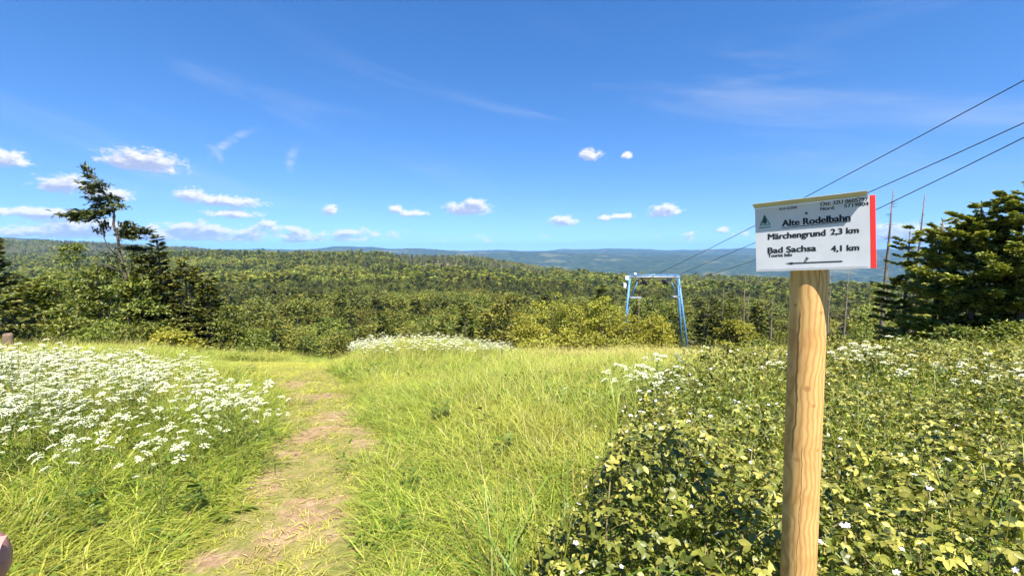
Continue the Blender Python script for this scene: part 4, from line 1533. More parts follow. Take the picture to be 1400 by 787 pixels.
def build_sign():
    W_, H_ = 0.300, 0.211
    yaw, roll = rad(-40.4), rad(-3.7)
    cen = px_at(1106.2, 323.6, 1.392)
    M = Matrix.Translation(cen) @ Matrix.Rotation(yaw, 4, 'Z') @ Matrix.Rotation(roll, 4, 'Y')
    into = (M.to_3x3() @ Vector((0, 1, 0))).normalized()
    # post axis: through two photo points, at one distance
    pt = px_at(1106.3, 373, 1.392 + 0.052)
    d2 = px_ray(1091, 787)
    dep2 = pt.y / d2[1]
    pb = Vector((d2[0] * dep2, pt.y, EYE + d2[2] * dep2))
    ax = (pt - pb).normalized()
    zg = h1(pb.x, pb.y)
    base = pb + ax * ((zg - pb.z) / ax.z)
    root = bpy.data.objects.new('signpost', None)
    COL.objects.link(root)
    root.location = base
    tag(root, 'peeled wooden signpost with white walking trail sign among the brambles', 'signpost')
    Lp = (pt - base).length + 0.20
    to_cam = Vector((-base.x, -base.y, 0)).normalized()
    side = Vector((to_cam.y, -to_cam.x, 0))          # rightwards seen from the viewer is -side
    right = -side
    mb_pts, mb_r = [], []
    R0 = 0.0525
    # knots: (angle from viewer direction to the right, height below the sign bottom)
    hs = (pt - base).length
    for (a, dz, s) in [(45, 0.125, 0.010), (8, 0.375, 0.014), (30, 0.43, 0.010), (-40, 0.105, 0.008), (-15, 0.62, 0.012), (52, 0.58, 0.009)]:
        p = ax * (hs - dz) + (to_cam * math.cos(rad(a)) + right * math.sin(rad(a))) * R0
        KNOTS.append((p.x, p.y, p.z, s))
    av = math.atan2(to_cam.x, to_cam.y)
    CRACKS.extend([(av - 0.02, hs - 0.07, hs + 0.2, 0.022), (av + 0.62, hs - 0.62, hs - 0.10, 0.05), (av - 0.5, hs - 0.5, hs - 0.2, 0.018), (av + 0.25, hs - 1.1, hs - 0.55, 0.02)])
    n = 60
    k = 40
    V = []
    r = np.random.default_rng(2)
    u1 = ax.orthogonal().normalized()
    u2 = ax.cross(u1)
    for i in range(n + 1):
        t = i / n
        z = -0.35 + (Lp + 0.35) * t
        for j in range(k):
            th = 6.2832 * j / k
            d = u1 * math.cos(th) + u2 * math.sin(th)
            rr = R0 * (1.045 - 0.055 * max(z, 0) / Lp) + 0.0016 * (float(vnoise(th * 1.2 + 3, z * 5.0, 1, 2)) - 0.5) + 0.0012 * math.sin(2 * th + 1 + z * 2)
            p = ax * z + d * rr
            for (kx, ky, kz, s) in KNOTS:
                q = (p - Vector((kx, ky, kz))).length / (s * 1.6)
                if q < 1:
                    p = p + d * 0.0022 * (1 - q * q)**2
            if i == n:
                p = ax * z + d * rr * 0.93
            V.append(tuple(p))
    F = [(i * k + j, i * k + (j + 1) % k, (i + 1) * k + (j + 1) % k, (i + 1) * k + j) for i in range(n) for j in range(k)]
    V.append(tuple(ax * (Lp + 0.003)))
    F += [(n * k + j, n * k + (j + 1) % k, len(V) - 1) for j in range(k)]
    link('post', mesh_from('post', np.array(V), F, wood_mat(), smooth=True), root)

    M_SIGN = plain_mat('white_sheet_metal', (0.51, 0.52, 0.54), (0.475, 0.485, 0.51), 0.38, 14.0, 0.45)
    M_HOOD = plain_mat('hood_sheet_metal', (0.50, 0.49, 0.44), (0.45, 0.44, 0.40), 0.5, 14.0, 0.4)
    M_INK = plain_mat('black_print', (0.012, 0.012, 0.014), (0.02, 0.02, 0.02), 0.5, 30.0, 0.3)
    M_RED = plain_mat('red_paint', (0.80, 0.035, 0.02), (0.72, 0.03, 0.02), 0.4, 12.0, 0.45)
    M_TEAL = plain_mat('teal_print', (0.06, 0.22, 0.22), (0.05, 0.18, 0.18), 0.5, 12.0, 0.3)
    M_TREE = plain_mat('dark_green_print', (0.008, 0.06, 0.03), (0.01, 0.05, 0.03), 0.5, 12.0, 0.3)
    M_SCREW = plain_mat('steel_screw', (0.16, 0.16, 0.17), (0.10, 0.10, 0.10), 0.45, 40.0, 0.5, 0.6)
    off = Matrix.Translation(-Vector(base)) @ M
    # panel: folded tray, front at y = -0.006
    mb = MB()
    mb.box((0, -0.005, 0), (W_, 0.002, H_))
    mb.box((-W_ / 2 + 0.0008, 0.0035, 0), (0.0016, 0.015, H_))
    mb.box((0, 0.0035, -H_ / 2 + 0.0008), (W_ - 0.0034, 0.015, 0.0016))
    panel = link('sign_panel', mb.mesh('sign_panel', M_SIGN), root)
    panel.matrix_local = off
    # bottom lip, hood and red edge
    mb = MB()
    mb.box((0, -0.0085, -H_ / 2 + 0.004), (W_ - 0.012, 0.0015, 0.008), Matrix.Rotation(rad(6), 3, 'X'))
    link('bottom_lip', mb.mesh('bottom_lip', M_SIGN), panel)
    hd, hu = 0.034, 0.0135
    x0, x1 = -W_ / 2 - 0.002, W_ / 2 - 0.004
    zt = H_ / 2
    th = 0.0014
    V = [(x0, -0.004, zt + 0.001), (x1, -0.004, zt + 0.001), (x1, -hd, zt + hu), (x0, -hd, zt + hu),
         (x0, -0.004, zt + 0.001 + th), (x1, -0.004, zt + 0.001 + th), (x1, -hd, zt + hu + th), (x0, -hd, zt + hu + th)]
    F = [(0, 1, 2, 3), (7, 6, 5, 4), (0, 4, 5, 1), (1, 5, 6, 2), (2, 6, 7, 3), (3, 7, 4, 0)]
    link('rain_hood', mesh_from('rain_hood', np.array(V), F, M_HOOD), panel)
    mb = MB()
    mb.box((W_ / 2 + 0.0067, -0.0005, 0.001), (0.0130, 0.0115, H_ + 0.003))
    red = link('red_edge', mb.mesh('red_edge', M_RED), panel)
    bv = red.modifiers.new('soft_edges', 'BEVEL')
    bv.width = 0.0012
    bv.segments = 2
    # print, placed from the photo's own perspective
    src = [(138, 268), (848, 185), (845, 635), (130, 660)]
    dst = [(-W_ / 2, H_ / 2), (W_ / 2, H_ / 2), (W_ / 2, -H_ / 2), (-W_ / 2, -H_ / 2)]
    Hm = homography(src, dst)

    def sp(x, y):
        q = Hm @ np.array([x, y, 1.0])
        return q[0] / q[2], q[1] / q[2]

    def line(body, xl, yl, xr, yr, cap, bold=0.018, name='lettering', mat=M_INK, desc=0.0):
        me = text_mesh(body, name, mat, 0.0)
        co = np.zeros(len(me.vertices) * 3)
        me.vertices.foreach_get('co', co)
        co = co.reshape(-1, 3)
        a = sp(xl, yl)
        b = sp(xr, yr)
        c = sp(xl, yl - cap)
        hcap = c[1] - a[1]
        sx = (b[0] - a[0]) / (co[:, 0].max() - co[:, 0].min())
        sz = hcap / 0.70
        X = a[0] + (co[:, 0] - co[:, 0].min()) * sx
        Z = (a[1] + b[1]) / 2 + co[:, 1] * sz
        faces = [tuple(p.vertices) for p in me.polygons]
        e = bold * hcap
        Vs, Fs = [], []
        for q, (ox, oz) in enumerate([(-1.6, 0), (-0.8, 0.5), (0, -0.5), (0.8, 0.5), (1.6, 0)]):
            Vs.append(np.stack([X + ox * e, np.full(len(X), -0.0066 - 0.00002 * q), Z + oz * e], -1))
            Fs += [tuple(i + q * len(X) for i in f) for f in faces]
        bpy.data.meshes.remove(me)
        return link(name, mesh_from(name, np.concatenate(Vs), Fs, mat), panel)
    line('RS4 E2500', 290, 276, 398, 261, 14, 0.026)
    line('Ost: 32U 0605797', 543, 249, 838, 211, 23, 0.026)
    line('Nord:', 543, 276, 631, 266, 22, 0.026)
    line('5719804', 690, 259, 841, 239, 23, 0.026)
    line('Alte Rodelbahn', 303, 375, 725, 337, 40, 0.042)
    line('M\u00e4rchengrund', 213, 457, 568, 430, 36, 0.042)
    line('2,3 km', 603, 425, 775, 411, 36, 0.042)
    line('Bad Sachsa', 208, 543, 507, 526, 36, 0.042)
    line('4,1 km', 603, 529, 775, 521, 36, 0.042)
    line('Tourist Info', 208, 567, 357, 561, 20, 0.042)

    def flat(name, pts, mat, y=-0.0066, faces=None):
        V = np.array([(*sp(*p), 0) for p in pts])
        V = np.stack([V[:, 0], np.full(len(V), y), V[:, 1]], -1)
        return link(name, mesh_from(name, V, faces or [tuple(range(len(pts) - 1, -1, -1))], mat), panel)
    flat('underline', [(300, 383), (728, 339), (728, 342.5), (300, 387)], M_INK)
    flat('arrow', [(312, 607), (358, 598), (358, 602), (670, 587), (670, 595), (358, 609), (358, 614)], M_INK)
    # emblem: a dark fir above teal swags and a strip
    flat('emblem_fir', [(196, 302), (206, 320), (202, 320), (211, 338), (205, 338), (213, 354), (200, 355), (200, 362), (192, 362), (192, 355), (178, 357), (187, 340), (181, 340), (190, 321), (186, 322)],
         M_TREE, -0.0068)
    sw = []
    for (a, b) in [((190, 318), (163, 366)), ((203, 316), (231, 360))]:
        sw.append(a)
        sw += [b, (b[0] + (9 if b[0] < 190 else -9), b[1] + 2), (a[0] + 2, a[1] + 12)]
    flat('emblem_swag', sw, M_TEAL, -0.0066, [(3, 2, 1, 0), (4, 5, 6, 7)])
    flat('emblem_base', [(163, 366), (231, 360), (229, 366), (166, 372)], M_TEAL, -0.00665)
    flat('emblem_strip', [(158, 381), (232, 375), (232, 382), (158, 388)], M_TEAL)
    for (x, y) in [(456, 292), (452, 571)]:
        a = sp(x, y)
        mb = MB()
        mb.tube([(a[0], -0.006, a[1]), (a[0], -0.0085, a[1]), (a[0], -0.0095, a[1])], [0.0042, 0.004, 0.0025], 12)
        mb.tube([(a[0] + 0.0004, -0.0095, a[1]), (a[0] + 0.0004, -0.0100, a[1])], [0.0012, 0.0012], 6)
        link('screw', mb.mesh('screw', M_SCREW), panel)
    return base


SIGN_BASE = build_sign()

# ------------------------------------------------------------------ grass
M_GRASS = leaf_mat('meadow_grass', [(0.105, 0.160, 0.015), (0.240, 0.300, 0.028), (0.400, 0.415, 0.070)], 0.3, 0.45, 0.4, 0.45,
                   0.5, 0.4, (0.34, 0.31, 0.05))
M_GRASS_SHORT = leaf_mat('trodden_grass', [(0.20, 0.235, 0.024), (0.315, 0.335, 0.035), (0.42, 0.40, 0.075)], 0.32, 0.5, 0.3, 0.3,
                         0.55, 1.1, (0.42, 0.36, 0.09))
M_STRAW = leaf_mat('straw_grass', [(0.30, 0.27, 0.06), (0.42, 0.36, 0.11), (0.50, 0.43, 0.19)], 0.3, 0.6, 0.2, 0.25)
M_WEED = leaf_mat('meadow_weeds', [(0.060, 0.115, 0.012), (0.125, 0.19, 0.02), (0.22, 0.28, 0.04)], 0.32, 0.42, 0.45, 0.3)


def blades(r, n, spread, l0, l1, w0, w1, lean=0.5, bend=0.35):
    """grass blades as tapering strips of five triangles"""
    a = r.random(n) * 6.283
    q = np.sqrt(r.random(n)) * spread
    base = np.stack([np.cos(a) * q, np.sin(a) * q, np.full(n, -0.01)], -1)
    az = a + r.normal(size=n) * 1.1
    L = l0 + (l1 - l0) * r.random(n)
    Wd = (w0 + (w1 - w0) * r.random(n))[:, None]
    h = np.stack([np.cos(az), np.sin(az), np.zeros(n)], -1)
    tilt = np.abs(r.normal(size=n)) * lean
    s_ = np.stack([-np.sin(az), np.cos(az), np.zeros(n)], -1)
    tw = r.normal(size=(n, 1)) * 0.7
    s_ = unit(s_ * np.cos(tw) + h * np.sin(tw))
    bd = bend * (0.4 + r.random(n))
    pts = []
    for t in (0.0, 0.4, 0.75, 1.0):
        th = tilt * t + bd * t * t * 1.6
        pts.append(base + h * (L * t * np.sin(th))[:, None] + np.array([0, 0, 1.0]) * (L * t * np.cos(th * 0.85))[:, None])
    V = np.stack([pts[0] - s_ * Wd * 0.4, pts[0] + s_ * Wd * 0.4, pts[1] - s_ * Wd * 0.5, pts[1] + s_ * Wd * 0.5,
                  pts[2] - s_ * Wd * 0.36, pts[2] + s_ * Wd * 0.36, pts[3]], 1).reshape(-1, 3)
    b = np.arange(n)[:, None] * 7
    F = np.concatenate([b + np.array([t]) for t in ((0, 1, 3), (0, 3, 2), (2, 3, 5), (2, 5, 4), (4, 5, 6))], 1).reshape(-1, 3)
    return V, F


def two_mat_mesh(name, A, matA, B, matB):
    V, F = cat_arrays([A, B])
    return mesh_from(name, V, F, mats=[matA, matB], midx=[0] * len(A[1]) + [1] * len(B[1]))


def build_grass():
    r = np.random.default_rng(17)
    tall, short, straw, weed, coarse = [], [], [], [], []
    for q in range(4):
        A = blades(r, 42, 0.13, 0.16, 0.42, 0.004, 0.0085, 0.42, 0.5)
        B = blades(r, 2, 0.13, 0.35, 0.5, 0.002, 0.004, 0.25, 0.2)
        tall.append(two_mat_mesh('tall_grass_tuft', A, M_GRASS, B, M_STRAW))
    for q in range(3):
        A = blades(r, 60, 0.12, 0.025, 0.095, 0.003, 0.006, 0.8, 0.6)
        B = blades(r, 10, 0.12, 0.03, 0.10, 0.002, 0.004, 1.1, 0.4)
        short.append(two_mat_mesh('short_grass_tuft', A, M_GRASS_SHORT, B, M_STRAW))
    for q in range(2):
        A = blades(r, 30, 0.14, 0.25, 0.5, 0.003, 0.006, 0.35, 0.3)
        B = blades(r, 18, 0.14, 0.35, 0.6, 0.002, 0.005, 0.25, 0.2)
        straw.append(two_mat_mesh('straw_grass_tuft', A, M_GRASS, B, M_STRAW))
    for q in range(2):                                    # broad leaved weeds
        n = 26
        P = np.concatenate([r.normal(size=(n, 2)) * 0.06, 0.04 + 0.22 * r.random((n, 1))], 1)
        D = unit(np.concatenate([r.normal(size=(n, 2)), 0.25 + 0.4 * r.random((n, 1))], 1))
        V, F = leaf_arrays(P, D, np.tile([0, 0, 1.0], (n, 1)) + r.normal(size=(n, 3)) * 0.3, 0.05 + 0.06 * r.random(n), 0.02 + 0.03 * r.random(n), 0.2, 0.25)
        weed.append(two_mat_mesh('weed', (V, F), M_WEED, blades(r, 10, 0.08, 0.1, 0.3, 0.003, 0.006, 0.4, 0.4), M_GRASS))
    for q in range(2):                                    # coarse tufts for farther off
        A = blades(r, 34, 0.3, 0.25, 0.55, 0.012, 0.03, 0.5, 0.5)
        B = blades(r, 14, 0.3, 0.35, 0.6, 0.008, 0.02, 0.35, 0.3)
        coarse.append(two_mat_mesh('coarse_grass_tuft', A, M_GRASS, B, M_STRAW))
    sward = []
    for q in range(4):
        A = blades(r, 250, 0.32, 0.16, 0.42, 0.004, 0.0085, 0.42, 0.5)
        B = blades(r, 12, 0.32, 0.35, 0.52, 0.002, 0.004, 0.25, 0.2)
        sward.append(two_mat_mesh('sward', A, M_GRASS, B, M_STRAW))
    srcs = tall + short + straw + weed + coarse + sward
    i_sh, i_st, i_we, i_co, i_sw = 4, 7, 9, 11, 13
    P, R_, S, K = [], [], [], []
    for (r0, r1, sp, fac) in [(0.9, 3.4, 0.070, 1.0), (3.4, 6.5, 0.078, 1.05), (6.5, 11, 0.092, 1.15), (11, 17.5, 0.12, 1.35)]:
        x, y = sector_points(r, r0, r1, -62, 60, sp)
        x = x + r.normal(size=len(x)) * 0.03
        pm = path_in(x, y)
        bm = bare(x, y)
        n = len(x)
        keep = r.random(n) > np.where(pm > 0.5, bm * 0.9, 0)
        keep &= ~((pm > 0.6) & (r.random(n) < 0.38))
        keep &= ~((bramble_sd(x, y) > 0.3) & (r.random(n) < 0.85))
        x, y, pm, n = x[keep], y[keep], pm[keep], int(keep.sum())
        z = height(x, y)
        nz = vnoise(x, y, 0.8, 3, 15) + r.normal(size=n) * 0.06
        u, v, dep = to_px(x, y, z)
        st = smoothstep(700, 800, u) * (1 - smoothstep(950, 1050, u)) * smoothstep(8.0, 10.5, y) * 0.6 + 0.05
        kind = r.integers(0, 4, n)
        kind = np.where(r.random(n) < st, r.integers(i_st, i_st + 2, n), kind)
        kind = np.where((nz > 0.54) & (r.random(n) < 0.22), r.integers(i_we, i_we + 2, n), kind)
        kind = np.where(r.random(n) < pm, r.integers(i_sh, i_sh + 3, n), kind)
        # height: low next to the path, knee-high on the hump and on the left bank
        d = poly_dist(x, y, PATH)
        hgt = 0.36 + 0.42 * smoothstep(0.0, 1.5, d) + 0.45 * (vnoise(x, y, 0.45, 3, 16) - 0.5)
        hgt = hgt * (0.75 + 0.25 * smoothstep(2.0, 4.5, y)) + 0.25 * smoothstep(-1.6, -3.0, x) * smoothstep(3.0, 4.2, y)
        hgt = hgt + smoothstep(9.0, 12.0, y) * 0.9 * np.clip(vnoise(x, y, 0.7, 3, 18) - 0.45, 0, 1)
        mown = smoothstep(7.0, 8.0, y) * smoothstep(-8.0, -6.5, x) * (1 - smoothstep(-4.0, -3.2, x))
        hgt = np.where(mown > 0.5, 0.22, hgt) * 1.0
        hump = np.exp(-(((x + 2.0) / 2.2)**2 + ((y - 10.5) / 2.4)**2))
        hgt = hgt + 0.2 * hump
        hgt = np.clip(hgt, 0.18, 1.45)
        sh = (kind >= i_sh) & (kind < i_sh + 3)
        hgt = np.where(sh, (0.6 + 0.9 * (1 - pm)) * (0.7 + 0.6 * r.random(n)), hgt * (0.75 + 0.5 * r.random(n)))
        # away from the path one wide patch stands for six tufts
        plain = (kind < 4) & (d > 0.5) & (pm < 0.05)
        drop = plain & (r.random(n) > 0.19)
        kind = np.where(plain, r.integers(i_sw, i_sw + 4, n), kind)
        x, y, z, hgt, kind = x[~drop], y[~drop], z[~drop], hgt[~drop], kind[~drop]
        n = len(x)
        rot = np.stack([r.normal(size=n) * 0.08, r.normal(size=n) * 0.08, r.random(n) * 6.28], -1)
        P.append(np.stack([x, y, z], -1))
        R_.append(rot)
        S.append(np.stack([np.full(n, fac), np.full(n, fac), hgt], -1))
        K.append(kind)
    # rough ground beyond the crest
    x, y = sector_points(r, 17, 50, -55, 58, 0.42)
    u, v, dep = to_px(x, y, height(x, y))
    ok = u > 690
    x, y = x[ok], y[ok]
    n = len(x)
    K.append(np.where(r.random(n) < 0.25, r.integers(i_st, i_st + 2, n), r.integers(i_co, i_co + 2, n)))
    P.append(np.stack([x, y, height(x, y)], -1))
    R_.append(np.stack([np.zeros(n), np.zeros(n), r.random(n) * 6.28], -1))
    S.append(np.stack([np.full(n, 1.6), np.full(n, 1.6), 0.35 + 0.4 * r.random(n)], -1))
    P, R_, S, K = map(np.concatenate, (P, R_, S, K))
    scatter('grass', srcs, P, R_, S, K, 'sunlit meadow grass on both sides of the path', 'grass')
    return len(P)


def build_litter():
    r = np.random.default_rng(91)
    peb = []
    m = plain_mat('path_pebble', (0.30, 0.25, 0.20), (0.18, 0.15, 0.12), 0.9, 40.0, 0.2)
    for q in range(3):
        V, F = [], []
        k = 7
        for j, (zz, rr) in enumerate([(-0.3, 0.6), (0.1, 1.0), (0.45, 0.6)]):
            for i in range(k):
                t = 6.283 * i / k
                V.append((math.cos(t) * rr * (0.8 + 0.4 * r.random()), math.sin(t) * rr * (0.7 + 0.4 * r.random()), zz + 0.1 * r.normal()))
        F = [(j * k + i, j * k + (i + 1) % k, (j + 1) * k + (i + 1) % k, (j + 1) * k + i) for j in range(2) for i in range(k)]
        V.append((0, 0, 0.6))
        F += [(2 * k + i, 2 * k + (i + 1) % k, 3 * k) for i in range(k)]
        peb.append(mesh_from('pebble', np.array(V), F, m))
    lit = []
    for q in range(2):
        n = 16
        a = r.random(n) * 6.283
        P = np.stack([r.normal(size=n) * 0.06, r.normal(size=n) * 0.06, 0.006 + 0.012 * r.random(n)], -1)
        D = np.stack([np.cos(a), np.sin(a), 0.12 * r.normal(size=n)], -1)
        V, F = leaf_arrays(P, D, np.tile([0, 0, 1.0], (n, 1)) + r.normal(size=(n, 3)) * 0.3, 0.04 + 0.07 * r.random(n), 0.003 + 0.003 * r.random(n), 0.1, 0.05)
        lit.append(mesh_from('dry_litter', V, F, M_STRAW))
    n = 26000
    x = min(p[0] for p in PATH) + (max(p[0] for p in PATH) - min(p[0] for p in PATH)) * r.random(n)
    y = 1.4 + 9 * r.random(n)
    b = bare(x, y) * path_in(x, y)
    big = r.random(n)
    ok = (b > 0.25) & (big < 0.30)
    x, y = x[ok], y[ok]
    n = len(x)
    which = np.where(r.random(n) < 0.6, r.integers(0, 3, n), r.integers(3, 5, n))
    sc = np.where(which < 3, 0.004 + 0.010 * r.random(n)**3, 0.8 + 0.5 * r.random(n))
    scatter('gravel', peb + lit, np.stack([x, y, height(x, y) + 0.014], -1), np.stack([np.zeros(n), np.zeros(n), r.random(n) * 6.28], -1),
            np.stack([sc, sc, sc], -1), which, 'small stones and dry litter on the bare patches of the path', 'gravel')


build_litter()

BRAMBLE_PX = [(640, 800), (690, 720), (742, 660), (785, 610), (830, 560), (868, 528), (905, 508), (950, 494), (1000, 486), (1130, 481), (1250, 483), (1400, 488)]
BRAMBLE = [ground_px(u, v, 0.4) for u, v in BRAMBLE_PX] + [(10.5, 7.5), (10.5, 0.9), (1.0, 0.75), (0.35, 0.95)]


def bramble_sd(x, y):
    """signed distance to the ragged outline of the thicket, positive inside"""
    d = poly_dist(x, y, BRAMBLE)
    return np.where(in_poly(x, y, BRAMBLE), d, -d) + (vnoise(x, y, 1.1, 3, 50) - 0.5) * 1.0


N_GRASS = build_grass()

# ------------------------------------------------------------------ cow parsley
M_PETAL = leaf_mat('white_umbel_petals', [(0.38, 0.41, 0.18), (0.60, 0.60, 0.44), (0.72, 0.71, 0.62)], 0.2, 0.8, 0.1, 0.3)
M_STEM = leaf_mat('umbel_stems', [(0.12, 0.17, 0.03), (0.17, 0.21, 0.04), (0.22, 0.25, 0.07)], 0.2, 0.5, 0.3, 0.3)


def umbel(r, R=0.045, n=15):
    """flat-topped compound head: little domes of petals on thin rays"""
    mb = MB()
    nf = 0
    rays = MB()
    for i in range(n):
        q = math.sqrt((i + 0.5) / n) * R
        a = i * 2.39996 + r.normal() * 0.15
        c = np.array([math.cos(a) * q, math.sin(a) * q, 0.012 * (1 - (q / R)**2) + r.normal() * 0.003])
        rr = R * 0.20 * (0.75 + 0.5 * r.random())
        k = 7
        ring = [c + np.array([math.cos(t) * rr * (0.75 + 0.45 * r.random()), math.sin(t) * rr * (0.75 + 0.45 * r.random()), -0.002 + r.normal() * 0.0015]) for t in np.linspace(0, 6.283, k, endpoint=False)]
        mb.add([c + np.array([0, 0, 0.005])] + ring, [(0, 1 + j, 1 + (j + 1) % k) for j in range(k)])
        rays.tube([(0, 0, -R * 0.9), tuple(c - np.array([0, 0, 0.002]))], [0.0008, 0.0006], 3, cap=False)
    V = np.concatenate(mb.v + rays.v)
    F = mb.f + [tuple(i + mb.n for i in f) for f in rays.f]
    return mesh_from('flower_head', V, F, mats=[M_PETAL, M_STEM], midx=[0] * len(mb.f) + [1] * len(rays.f))


def parsley_kind(r, H):
    stem = MB()
    heads = []
    n_st = 1
    top = np.array([r.normal() * 0.05, r.normal() * 0.05, H])
    mid = np.array([top[0] * 0.4, top[1] * 0.4, H * 0.55])
    stem.tube([(0, 0, -0.03), tuple(mid), tuple(top)], [0.0045, 0.0035, 0.002], 5, cap=False)
    heads.append((top, 1.0))
    nb = int(r.integers(5, 9))
    for i in range(nb):
        t = 0.45 + 0.45 * r.random()
        b = mid * 0 + np.array([top[0] * t, top[1] * t, H * t])
        a = 6.283 * i / nb + r.normal() * 0.4
        L = 0.10 + 0.15 * r.random()
        e = b + np.array([math.cos(a) * L, math.sin(a) * L, (H * (0.78 + 0.22 * r.random()) - b[2])])
        stem.tube([tuple(b), tuple((b + e) / 2 + np.array([math.cos(a) * 0.03, math.sin(a) * 0.03, 0])), tuple(e)], [0.0026, 0.002, 0.0015], 4, cap=False)
        heads.append((e, 0.5 + 0.6 * r.random()))
    n = 30                                                # ferny leaves
    az = r.random(n) * 6.283
    q = 0.03 + 0.16 * r.random(n)
    P = np.stack([np.cos(az) * q, np.sin(az) * q, 0.08 + (H * 0.6) * r.random(n)], -1)
    D = unit(np.stack([np.cos(az), np.sin(az), 0.2 + r.normal(size=n) * 0.3], -1))
    leaf = leaf_arrays(P, D, np.tile([0, 0, 1.0], (n, 1)) + r.normal(size=(n, 3)) * 0.35, 0.03 + 0.04 * r.random(n), 0.01 + 0.014 * r.random(n), 0.2, 0.2)
    return stem.mesh('stem', M_STEM), mesh_from('leaf', leaf[0], leaf[1], M_WEED), heads


